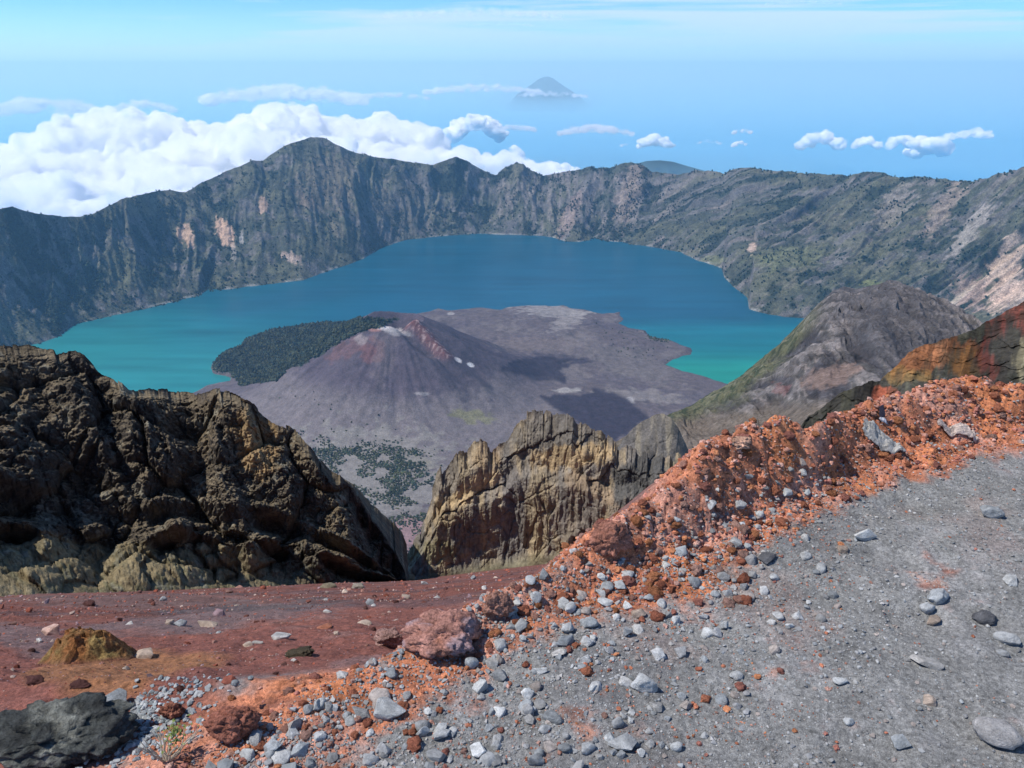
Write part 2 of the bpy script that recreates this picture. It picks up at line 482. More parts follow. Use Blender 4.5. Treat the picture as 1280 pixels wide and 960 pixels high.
def floor_z(X, Y):
    d, pos, sd = polydist(X, Y, land_xy, closed=True)
    ins = inpoly(X, Y, land_xy)
    d = np.where(ins, d, -d) + 25 * fbm(X / 160, Y / 160, o=4, seed=91)
    near = np.maximum(0, 3500 - Y)
    z = ZL + np.clip(d * 0.35, -24, 9) + np.clip(d, 0, 500) * 0.02
    lav = sstep(20, 260, d)
    rough = ridged(X / 170, Y / 170, o=5, seed=93)
    ashy = np.exp(-((X - CX) ** 2 + (Y - CY) ** 2) / 1000 ** 2)
    z = z + lav * (1 - 0.75 * ashy) * (20 * (rough - 0.4) + 14 * fbm(X / 420, Y / 420, o=3, seed=95)) * sstep(2900, 3500, Y)
    z = z + lav * 34 * np.exp(-(((X - 420) / 520) ** 2 + ((Y - 4550) / 330) ** 2)) + lav * 22 * np.exp(-(((X - 30) / 300) ** 2 + ((Y - 4900) / 200) ** 2))
    z = z + near * 0.045 * (d > 0)
    dx, dy = X - CX, Y - CY
    # the cone is stretched a little left-right
    r = np.hypot(dx / 1.05, dy); th = np.arctan2(dy, dx)
    Rc = 128 + 12 * np.sin(2 * th + 0.7)
    hr = 338 + 14 * np.cos(th - 2.9) + 5 * np.sin(3 * th)
    q = hr - 0.60 * (r - Rc) + 30 * fbm(np.cos(th) * 3, np.sin(th) * 3, r / 500, o=3, seed=97) * sstep(40, 400, r)
    k = 46.0
    cone = k * np.log1p(np.exp(np.clip(q / k, -30, 30)))
    rill = ridged(th * 9, r / 700, o=3, seed=99)
    cone = cone + 8 * (rill - 0.3) * sstep(140, 300, r) * sstep(0, 80, cone)
    apron = 55 * np.exp(-(r / 900) ** 2)
    inner = hr - np.minimum((Rc - r) * 0.85, 75)
    cone = np.where(r < Rc, np.minimum(cone, inner), cone)
    z = z + np.where(d > 0, cone + apron, 0)
    # the red notch and shoulder on the right of the summit
    ax, ay = CX + 75, CY - 30
    bx, by = CX + 275, CY - 180
    ex, ey = bx - ax, by - ay
    t = ((X - ax) * ex + (Y - ay) * ey) / (ex * ex + ey * ey)
    tc = np.clip(t, 0, 1)
    off = ((X - ax) * -ey + (Y - ay) * ex) / math.hypot(ex, ey)
    dist = np.hypot(X - ax - tc * ex, Y - ay - tc * ey)
    z = z + 30 * np.exp(-(dist / 38) ** 2) * (1 - 0.55 * tc) * (1 + 0.5 * ridged(X / 40, Y / 40, o=3, seed=101))
    z = z - 34 * np.exp(-((off + 70) / 34) ** 2) * sstep(-0.1, 0.1, t) * (1 - sstep(0.7, 1.0, t))
    return z, d, r, th, dist, tc


def build_floor():
    xs = np.linspace(-2300, 2300, 660); ys = np.linspace(1350, 5500, 600)
    X, Y = np.meshgrid(xs, ys)
    Z, d, r, th, dist, tc = floor_z(X, Y)
    P = np.stack([X, Y, Z], -1)
    px, py = project(X, Y, Z)
    n1 = fbm(X / 300, Y / 300, o=5, seed=111); n2 = fbm(X / 60, Y / 60, o=4, seed=113); n3 = fbm(X / 120, Y / 500, o=4, seed=115)
    c = np.zeros(P.shape) + np.array((0.105, 0.085, 0.088))
    c = mixc(c, (0.155, 0.132, 0.125), sstep(0.0, 0.35, n1 + 0.5 * n2) * 0.6)
    c = mixc(c, (0.085, 0.07, 0.082), sstep(0.05, 0.3, fbm(X / 500, Y / 350, o=4, seed=117)) * 0.6)
    # cone: grey-violet ash, paler skirts
    conem = 1 - sstep(500, 900, r)
    c = mixc(c, (0.080, 0.063, 0.078), conem * 0.9)
    skirt = sstep(430, 560, r) * (1 - sstep(760, 1000, r)) * sstep(0.2, -0.6, np.sin(th))
    c = mixc(c, (0.165, 0.14, 0.135), skirt * (0.45 + 0.5 * sstep(-0.1, 0.3, ridged(th * 14, r / 300, o=3, seed=121))) * 0.8)
    sp = 0.9 * n2
    for (cx, cy, rx, ry, an, cc, a) in [(437, 435, 28, 12, -30, (0.145, 0.075, 0.070), .55), (465, 440, 16, 14, 0, (0.17, 0.075, 0.068), .6), (452, 424, 8, 8, 0, (0.26, 0.22, 0.21), .6),
                                        (560, 455, 55, 30, 30, (0.068, 0.056, 0.068), .7), (480, 440, 14, 40, 5, (0.15, 0.12, 0.12), .5), (470, 411, 14, 4, 0, (0.32, 0.16, 0.13), .7), (484, 411, 18, 2.5, 8, (0.55, 0.5, 0.47), .9),
                                        (497, 416, 20, 3.5, 8, (0.30, 0.27, 0.26), .7), (588, 456, 5, 2.4, 20, (0.6, 0.58, 0.56), .9), (573, 450, 5, 2.5, 20, (0.6, 0.55, 0.52), .9), (564, 392, 4, 2, 0, (0.35, 0.32, 0.30), .7),
                                        (590, 520, 30, 9, 10, (0.19, 0.18, 0.075), .6), (525, 578, 24, 9, 20, (0.19, 0.18, 0.075), .55), (527, 492, 8, 2, 5, (0.3, 0.27, 0.26), .7),
                                        (690, 388, 45, 8, 3, (0.26, 0.235, 0.22), .7), (670, 430, 60, 10, 0, (0.17, 0.135, 0.12), .5), (712, 400, 26, 10, -30, (0.26, 0.23, 0.21), .6), (810, 495, 60, 8, 6, (0.20, 0.175, 0.16), .7),
                                        (790, 455, 60, 20, 15, (0.15, 0.13, 0.12), .5), (710, 488, 18, 3, 0, (0.35, 0.32, 0.29), .7), (788, 500, 6, 3, 40, (0.4, 0.37, 0.35), .8),
                                        (470, 600, 100, 70, 0, (0.20, 0.18, 0.16), .85), (510, 668, 40, 22, 0, (0.24, 0.15, 0.145), .9), (420, 590, 80, 40, 0, (0.2, 0.18, 0.16), .6)]:
        c = mixc(c, cc, blob(px, py, cx, cy, rx, ry, an, sp + 0.3 * n1) * a)
    # rubbly red shoulder beside the notch
    red = np.exp(-((dist + 14 * n2) / 38) ** 4)
    c = mixc(c, (0.145, 0.062, 0.058), red * 0.85)
    c = mixc(c, (0.36, 0.25, 0.23), red * sstep(0.08, 0.25, fbm(X / 16, Y / 16, o=3, seed=123)) * 0.85)
    # near-black tongue-shaped patches with soft, uneven edges
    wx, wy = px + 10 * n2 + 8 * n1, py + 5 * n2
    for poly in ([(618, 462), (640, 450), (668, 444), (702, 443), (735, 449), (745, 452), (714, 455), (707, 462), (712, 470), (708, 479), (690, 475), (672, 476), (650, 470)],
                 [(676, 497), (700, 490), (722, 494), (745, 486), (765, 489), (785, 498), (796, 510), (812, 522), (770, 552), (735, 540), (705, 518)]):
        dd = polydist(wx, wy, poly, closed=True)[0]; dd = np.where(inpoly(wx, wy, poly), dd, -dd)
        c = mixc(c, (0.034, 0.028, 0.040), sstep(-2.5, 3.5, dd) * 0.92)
    wood = inpoly(px + 6 * n2, py + 3 * n2, [(262, 468), (255, 440), (300, 420), (400, 398), (500, 398), (480, 408), (450, 415), (420, 430), (395, 448), (360, 462), (345, 476), (300, 482), (290, 470)])
    wood = wood & (d > 4)
    c = mixc(c, (0.035, 0.044, 0.028), wood * 0.9)
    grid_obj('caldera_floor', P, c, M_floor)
    # woodland on the left spit, scrub on the plain
    m = wood & (rng.random(X.shape) < 0.35 + 0.65 * sstep(-0.35, 0.1, n2 + n1)) & (Z > ZL + 2)
    pts = P[m] + np.column_stack([rng.uniform(-4, 4, (m.sum(), 2)), np.zeros(m.sum())])
    k = len(pts)
    tag(crowns('woodland', pts, rng.uniform(2.5, 9, k), rng.uniform(5, 18, k), M_leaf, (0.042, 0.048, 0.029)), 'dark woodland on the spit left of the cone', kind='stuff')
    reg = blob(px, py, 450, 600, 120, 85, 20, 0) * 0.42 + blob(px, py, 480, 565, 50, 22, 15, 0.4 * n2) * 0.7 + blob(px, py, 405, 548, 70, 24, 15, 0.4 * n2) * 0.7 + blob(px, py, 510, 610, 40, 30, 30, 0.5 * n2) * 0.45 + blob(px, py, 490, 645, 60, 8, 0, 0.4 * n2) * 0.6
    reg = reg * sstep(-0.25, 0.15, fbm(X / 110, Y / 110, o=3, seed=131)) * sstep(700, 850, r)
    reg = reg + 0.02 * blob(px, py, 420, 520, 90, 25, 15, 0) + 0.06 * blob(px, py, 790, 430, 60, 22, 15, 0.5 * n2) * sstep(0.0, 0.3, n2) + 0.4 * blob(px, py, 822, 422, 16, 5, 15, 0)
    m = (rng.random(X.shape) < reg * 0.9) & (Z > ZL + 2)
    pts = P[m] + np.column_stack([rng.uniform(-4, 4, (m.sum(), 2)), np.zeros(m.sum())])
    k = len(pts)
    tag(crowns('scrub', pts, rng.uniform(1.8, 5.8, k), rng.uniform(2.5, 9, k), M_leaf, (0.048, 0.056, 0.032)), 'dark green scrub dotted over the ash plain', kind='stuff')


build_floor()


# ------------------------------------------------------------------ foreground ground
ZP = -1.65
edge_src = [(-700, 1500, 0.0), (60, 1060, 0.0), (250, 955, 0.0), (330, 905, 0.0), (430, 850, 0.01), (520, 800, 0.03), (600, 752, 0.05), (680, 718, 0.06), (725, 690, 0.09),
            (745, 664, 0.12), (790, 640, 0.14), (830, 622, 0.16), (862, 606, 0.19), (872, 575, 0.24), (900, 546, 0.28), (940, 537, 0.27), (985, 537, 0.25), (1012, 546, 0.22),
            (1040, 526, 0.22), (1080, 506, 0.22), (1130, 496, 0.20), (1180, 481, 0.19), (1210, 474, 0.19), (1240, 479, 0.19), (1280, 490, 0.18), (1400, 500, 0.18), (1800, 560, 0.18)]
EDGE = []
for a, b, h in edge_src:
    ex, ey = at_z(a, b, ZP + h)
    EDGE.append((float(ex), float(ey)))
EDGE_H = np.array([h for _, _, h in edge_src])
foot_px = [(-700, 1500), (120, 1100), (320, 980), (420, 905), (500, 850), (590, 800), (660, 775), (740, 746), (850, 712), (930, 668), (1000, 634), (1060, 604), (1150, 576), (1280, 540), (1400, 545), (1800, 620)]
FOOT = [tuple(float(v) for v in at_z(a, b, ZP)) for a, b in foot_px]


def slope_depth(x, y):
    q = x + 0.15 * y
    return 0.35 - 0.042 * x + 0.7293 * y - 0.10 * np.maximum(0, q)


def lumps(x, y):
    """interlocking clods at three sizes"""
    t = 0.0
    for k, (sz, a) in enumerate(((0.155, 1.0), (0.062, 0.55), (0.026, 0.28))):
        f1, f2, rn = worley(x / sz, y / sz, 0.5, seed=31 + k)
        t = t + a * (np.sqrt(np.maximum(0.0, 1 - (f1 * 1.15) ** 2)) * (0.45 + 0.9 * rn) - 0.45)
    return t


def gz(x, y, fine=True):
    """height of the ground at (x, y), with the masks used for its colour"""
    de, pos, side = polydist(x, y, EDGE)
    outside = side > 0
    h = np.interp(pos, np.arange(len(EDGE_H)), EDGE_H)
    df, _, _ = polydist(x, y, FOOT)
    fi = df / (df + de + 1e-6)
    # path with a shallow dish; the part inside the foot line is flat
    dfs, _, fs = polydist(x, y, FOOT)
    inner = np.where(fs > 0, h * sstep(0, 1, fi), 0)
    zin = ZP + inner
    zout_hi = ZP + h
    T = np.minimum(-slope_depth(x, y), zout_hi - 0.22 * de)
    zout = np.maximum(T, zout_hi - 1.15 * de)
    z = np.where(outside, zout, zin)
    sd = np.where(outside, de, -de)
    orange_in = np.where(fs > 0, 1.0, 1 - sstep(0.0, 0.22, dfs))
    orange = np.where(outside, 1 - sstep(0.05, 0.5, de), orange_in)
    if fine:
        D = np.hypot(x, y)
        amp = 1 - sstep(20, 60, D)
        z = z + 0.026 * fbm(x * 1.6, y * 1.6, o=4, seed=151) * (1 - 0.4 * orange)
        f1, f2, rn = worley(x / 0.30, y / 0.22, 0.5, seed=61)
        z = z - 0.016 * (rn > 0.45) * (1 - sstep(0.25, 0.5, f1)) * (1 - orange) * sstep(0.9, 1.4, x + 0.3 * y)
        slopey = sstep(0.1, 0.7, sd)
        z = z + slopey * (0.05 * fbm(x * 0.8, y * 0.8, o=4, seed=153) + 0.05 * (ridged(x * 0.9 + 0.3 * y, y * 0.22, o=4, seed=154) - 0.5) + 0.012 * fbm(x * 14, y * 14, o=3, seed=156) + 0.02 * fbm(x * 4, y * 4, o=3, seed=155)) * amp
        z = z + slopey * 0.3 * fbm(x / 9, y / 9, o=3, seed=157) * sstep(6, 25, D) * (1 - sstep(35, 55, D))
        wx = x + 0.02 * fbm(x * 14, y * 14, o=2, seed=160); wy = y + 0.02 * fbm(x * 14 + 5, y * 14, o=2, seed=162)
        lump = lumps(wx, wy)
        berm = orange * sstep(0.03, 0.16, h)
        z = z + (0.012 + 0.034 * berm) * orange * lump
        z = z + orange * 0.010 * billow(x * 26, y * 26, o=3, seed=163)
        z = z + (1 - slopey) * 0.0035 * fbm(x * 40, y * 40, o=3, seed=165)
        # a clearer edge of broken blocks along the berm top
        z = z + 0.028 * berm * np.exp(-(sd / 0.10) ** 2) * fbm(pos * 2.3, pos * 0, o=3, seed=167)
    return z, sd, orange, h, dfs * np.where(fs > 0, 1, -1)




def build_ground():
    # near: path, berm, upper slope
    az = np.linspace(R(-62), R(60), 1500)
    rr = np.exp(np.linspace(math.log(0.55), math.log(7.0), 760))
    A, RR = np.meshgrid(az, rr)
    X, Y = polar(A, RR)
    Z, sd, orange, h, fd = gz(X, Y)
    P = np.stack([X, Y, Z], -1)
    n1 = fbm(X * 2.2, Y * 2.2, o=4, seed=171); n2 = fbm(X * 11, Y * 11, o=4, seed=173); n3 = fbm(X * 0.9, Y * 0.9, o=3, seed=175)
    c = np.zeros(P.shape) + np.array((0.188, 0.186, 0.178))
    c = mixc(c, (0.25, 0.245, 0.24), sstep(0.0, 0.35, n1 + 0.4 * n2) * 0.7)
    c = mixc(c, (0.138, 0.136, 0.136), sstep(0.02, 0.3, -n3 + 0.3 * n2) * 0.7)
    c = mixc(c, (0.24, 0.17, 0.15), sstep(0.2, 0.4, fbm(X * 1.5, Y * 1.5, o=4, seed=177)) * 0.35)
    om = sstep(0.25, 0.75, orange + 0.75 * n1 + 0.5 * n2)
    oc = np.zeros(P.shape) + np.array((0.41, 0.158, 0.085))
    oc = mixc(oc, (0.42, 0.155, 0.065), sstep(-0.05, 0.3, fbm(X * 1.7, Y * 1.7, o=3, seed=181)) * 0.7)
    oc = mixc(oc, (0.42, 0.215, 0.16), sstep(0.02, 0.3, fbm(X * 3.1, Y * 3.1, o=4, seed=183)) * 0.8)
    f1, f2, rn = worley(X / 0.062, Y / 0.062, 0.5, seed=32)
    oc = oc * (0.7 + 0.6 * rn)[..., None]
    oc = mixc(oc, (0.15, 0.055, 0.04), sstep(0.2, 0.5, n2) * 0.5)
    c = c + (oc - c) * om[..., None]
    rc_ = red_colour(X, Y)
    rm = sstep(0.06, 0.42, sd + 0.3 * n1)
    c = c + (rc_ - c) * rm[..., None]
    grid_obj('path_ground', P, c, M_ground)
    # far: red ash slope down to the cliffs
    az = np.linspace(R(-62), R(30), 1100)
    rr = np.exp(np.linspace(math.log(6.9), math.log(150.0), 420))
    A, RR = np.meshgrid(az, rr)
    X, Y = polar(A, RR)
    Z, sd, orange, h, fd = gz(X, Y)
    tn = X / np.maximum(Y, 1)
    drop = np.where(tn < -0.128, np.maximum(0, RR - 66), np.maximum(0, RR - 125))
    Z = Z - drop * 0.9 - 0.012
    P = np.stack([X, Y, Z], -1)
    grid_obj('red_slope', P, red_colour(X, Y), M_slope)


def red_colour(X, Y):
    n1 = fbm(X / 5, Y / 5, o=4, seed=191); n2 = fbm(X * 1.3, Y * 1.3, o=4, seed=193)
    lanes = fbm((Y + 0.35 * X) / 3.2, (X) / 26, o=4, seed=195)
    c = np.zeros(np.shape(X) + (3,)) + np.array((0.185, 0.070, 0.051))
    c = mixc(c, (0.20, 0.076, 0.052), sstep(-0.05, 0.3, n1) * 0.7)
    c = mixc(c, (0.11, 0.062, 0.058), sstep(0.05, 0.25, lanes) * 0.75)
    c = mixc(c, (0.19, 0.115, 0.10), sstep(0.1, 0.35, n2) * 0.5)
    px, py = project(X, Y, -slope_depth(X, Y))
    c = mixc(c, (0.125, 0.11, 0.11), blob(px, py, 270, 772, 150, 16, -6, 0.9 * n2) * 0.6)
    c = mixc(c, (0.12, 0.10, 0.10), blob(px, py, 30, 800, 60, 18, 10, 0.9 * n2) * 0.6)
    c = mixc(c, (0.15, 0.115, 0.105), blob(px, py, 180, 752, 200, 8, 0, 0.9 * n2) * 0.5)
    c = mixc(c, (0.27, 0.13, 0.05), blob(px, py, 140, 835, 100, 22, -5, 0.8 * n2) * 0.6)
    c = mixc(c, (0.20, 0.13, 0.12), blob(px, py, 400, 870, 100, 22, -30, 0.8 * n2) * 0.55)
    return c


build_ground()
_T = np.exp(np.linspace(math.log(0.8), math.log(140), 4000))


def hit(px, py):
    dx, dy, dz = (float(v) for v in ray(px, py))
    x, y, z = dx * _T, dy * _T, dz * _T
    g = gz(x, y)[0]
    k = np.argmax(z <= g)
    return np.array((x[k], y[k], g[k])), math.sqrt(dx * dx + dy * dy + dz * dz) * _T[k]


# ------------------------------------------------------------------ ridges and cliffs
def ridge(name, trace, base, n, m, prof, disp, colour, mat, back=(30, 0.6), mb=24, crest_noise=(0.3, 2.0), label=None, spires=0.0):
    """trace: crest (px, py, distance); base(az) -> (r, z) of the foot; prof(s) -> (r fraction, z fraction)"""
    tr = to_r(trace)
    ca, ct = az_of(tr[:, 0], tr[:, 1])
    az = np.linspace(ca[0], ca[-1], n)
    rc = np.interp(az, ca, tr[:, 2])
    Dm = float(np.mean(tr[:, 2]))
    arc = az * Dm
    zc = np.interp(az, ca, ct) * rc
    top = crest_noise[0] * fbm(arc / crest_noise[1], 0 * arc, o=5, g=0.6, seed=201)
    if spires:                                               # broken blocks and notches along the top
        f1, f2, rn = worley(arc / 2.7, 0 * arc, 0.5, seed=51)
        g1, g2, rm = worley(arc / 1.1, 0 * arc + 3, 0.5, seed=53)
        top = top + spires * ((rn - 0.55) * 1.2 + 0.5 * (rm - 0.5) - 0.5 * f1 + 0.3) * sstep(0, 0.12, (az - az[0]) / (az[-1] - az[0]))
    rb, zb = base(az)
    s = np.linspace(0, 1, m)[:, None]
    fr, fz = prof(s, az[None, :])
    r = rb + (rc - rb) * fr
    z = zb + (zc - zb) * fz
    A = arc[None, :] + 0 * s
    dr, dz = disp(A, s + 0 * A, r, z)
    r = r + dr; z = z + dz + top * sstep(0.72, 1.0, s)
    tb = (np.linspace(0, 1, mb + 1)[1:, None]) ** 1.6
    r2 = r[-1:] + tb * back[0]
    z2 = z[-1:] - tb * back[0] * back[1] + 0.04 * back[0] * fbm(A[:1] / (0.2 * back[0]) + 0 * tb, r2 / (0.2 * back[0]), o=4, seed=203) * tb
    rr = np.vstack([r, r2]); zz = np.vstack([z, z2])
    X, Y = polar(az[None, :] + 0 * rr, rr)
    P = np.stack([X, Y, zz], -1)
    up = grid_slope(P)
    S = np.vstack([s + 0 * r, 1 + 0 * r2]); AA = np.vstack([A, A[:1] + 0 * r2])
    px, py = project(X, Y, zz)
    return grid_obj(name, P, colour(AA, S, P, up, px, py), mat, label=label)


def interp_base(pts, sink):
    b = to_r(pts)
    ba, bt = az_of(b[:, 0], b[:, 1])
    o = np.argsort(ba)

    def f(az):
        r = np.interp(az, ba[o], b[o, 2])
        z = np.interp(az, ba[o], bt[o]) * r
        return r, z - sink
    return f


# left cliff
def left_cliff():
    trace = [(-420, 400, 84), (-200, 418, 80), (-60, 426, 78), (0, 430, 76), (40, 434, 76), (75, 438, 75), (100, 440, 74), (110, 449, 74), (125, 463, 73), (150, 476, 72), (162, 486, 72), (180, 488, 74),
             (210, 490, 76), (235, 494, 76), (250, 496, 74), (262, 491, 72), (275, 487, 71), (290, 490, 71), (305, 497, 70), (320, 506, 70), (330, 516, 70), (345, 526, 69), (370, 541, 69), (385, 556, 68), (395, 566, 68),
             (405, 581, 68), (425, 599, 67), (440, 613, 67), (450, 626, 67), (460, 641, 66), (470, 653, 66), (482, 669, 66), (490, 686, 65), (498, 701, 65), (506, 718, 64), (512, 740, 64)]
    base = interp_base([(-420, 760, 44), (-200, 756, 46), (0, 748, 48), (120, 745, 50), (250, 742, 52), (380, 738, 55), (450, 736, 58), (512, 732, 62), (540, 732, 62)], 1.0)

    def prof(s, az):
        w = sstep(R(-24), R(-12), az)
        fr = mix(0.30 * sstep(0, 0.12, s) + 0.22 * sstep(0.12, 0.55, s) + 0.48 * sstep(0.5, 1.0, s), 0.2 * sstep(0, .15, s) + 0.8 * s ** 1.2, w)
        fz = mix(0.07 * sstep(0, 0.14, s) + 0.93 * sstep(0.06, 1.0, s) * 0.55 + 0.93 * 0.45 * s, s, w)
        fz = fz - fz[:1] if np.ndim(fz) > 1 else fz
        return fr, np.clip(fz / np.maximum(fz[-1:], 1e-6), 0, 1)

    Dm_left = float(np.mean([t[2] for t in trace]))

    def disp(A, s, r, z):
        w = (0.3 + 0.7 * sstep(0.02, 0.15, s)) * (1 - 0.75 * sstep(0.8, 1.0, s))
        but = ridged(A / 13 + 0.25 * z / 10, z / 30, o=2, seed=211)
        wa = 1.6 * fbm(A / 6, z / 6, r / 6, o=3, seed=212)
        f1, f2, rn = worley((A + wa) / 3.4, (z + 0.5 * wa) / 2.3, r / 3.6, seed=3)
        g1, g2, rm = worley((A + 0.4 * wa) / 1.2, (z + 0.2 * wa) / 0.9, r / 1.3, seed=5)
        k1, k2, rk = worley((A + wa) / 8.5, (z + wa) / 5.5, r / 9, seed=9)
        led = pn(z / 2.6 + 0.6 * fbm(A / 9, z / 9, seed=215), A / 30, seed=217)
        fin = fbm(A / 0.8, z / 0.8, r / 0.8, o=4, seed=219)
        base_b = np.exp(-((s - 0.15) / 0.10) ** 2) * (3.2 * np.sqrt(np.maximum(0, 1 - (f1 * 1.15) ** 2)) * (0.3 + rn) - 0.8)
        azd = np.degrees(A / Dm_left)
        wob = 0.04 * fbm(A / 9, 0 * z, o=1, seed=226); nn = sstep(-0.25, 0.25, fbm(A / 5, 0 * z + 3, o=2, seed=228))
        hol = nn * (4.2 * np.exp(-((s - 0.135 - wob) / 0.035) ** 2) - 1.6 * np.exp(-((s - 0.20 - wob) / 0.03) ** 2)) + (0.3 + 0.7 * nn) * (2.6 * np.exp(-((s - 0.31 - wob) / 0.04) ** 2) - 1.5 * np.exp(-((s - 0.385 - wob) / 0.03) ** 2))
        saw = 0.0
        for c0, wd, dp, sl, lo, hi in ((-13.6, 4.2, 5.5, -3.2, 0.30, 1.0), (-24.0, 5.5, 5.0, -5.0, 0.25, 1.0), (-31.5, 5.0, 5.0, -5.0, 0.35, 1.0), (-17.0, 3.5, 3.0, 1.5, 0.12, 0.5)):
            u = (azd - c0 - sl * (s - 0.7) + 0.5 * fbm(z / 4, A / 9, o=1, seed=227)) / wd
            saw = saw + 0.62 * dp * sstep(0, 0.30, u) * np.clip(1 - u, 0, 1) * sstep(lo, lo + 0.12, s) * (1 - sstep(hi - 0.08, hi + 0.04, s) * (hi < 1)) * (1 - 0.85 * sstep(0.78, 0.97, s))
        rg = 0.25 + 0.75 * sstep(-0.15, 0.45, fbm(A / 9, z / 8, o=3, seed=218) + 0.5 * (0.35 - s)); crack = rg * 0.5 * (1 - sstep(0, 0.16, f2 - f1)) + 0.25 * (1 - sstep(0, 0.16, g2 - g1)) + 0.6 * (1 - sstep(0, 0.10, k2 - k1))
        dr = -w * (4.4 * (but - 0.5) + 2.4 * (rk - 0.5) + 4.2 * (0.5 - k1) + rg * (1.9 * (0.5 - f1) + 0.8 * (rn - 0.5) + 0.8 * (0.5 - g1)) + 1.1 * led + 0.6 * fin + 0.28 * fbm(A / 0.33, z / 0.33, r / 0.33, o=3, seed=220) - crack) - base_b + saw * (1 - 0.5 * sstep(0.85, 1, s)) + hol
        dz = -0.66 * dr * (1 - sstep(0.82, 0.98, s)) * sstep(0, 0.06, s)
        dr = 0.70 * dr
        return dr, dz

    def colour(A, S, P, up, px, py):
        n1 = fbm(A / 7, P[..., 2] / 7, P[..., 1] / 7, o=5, seed=223); n2 = fbm(A / 1.6, P[..., 2] / 1.6, P[..., 1] / 1.6, o=4, seed=225)
        c = np.zeros(P.shape) + np.array((0.092, 0.074, 0.054))
        c = mixc(c, (0.052, 0.045, 0.038), sstep(-0.1, 0.3, n1) * 0.8)
        c = mixc(c, (0.165, 0.125, 0.075), sstep(0.1, 0.5, -n1 + 0.5 * n2) * 0.7)
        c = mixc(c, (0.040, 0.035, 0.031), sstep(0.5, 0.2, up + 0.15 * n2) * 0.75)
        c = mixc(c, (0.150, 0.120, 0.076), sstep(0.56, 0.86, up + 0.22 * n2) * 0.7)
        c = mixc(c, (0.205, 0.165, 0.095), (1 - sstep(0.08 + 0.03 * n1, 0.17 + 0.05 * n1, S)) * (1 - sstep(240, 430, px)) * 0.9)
        c = mixc(c, (0.085, 0.09, 0.05), (1 - sstep(0.04, 0.14, S)) * sstep(0.0, 0.25, n2) * 0.6)
        c = mixc(c, (0.27, 0.185, 0.095), blob(px, py, 322, 555, 28, 44, -10, 0.6 * n2) * 0.85)
        c = mixc(c, (0.20, 0.19, 0.15), sstep(0.30, 0.42, n2) * 0.5)
        return c
    ridge('rocky_cliff', trace, base, 1000, 420, prof, disp, colour, M_wall, back=(46, 0.55), crest_noise=(0.8, 2.5), spires=0.5)


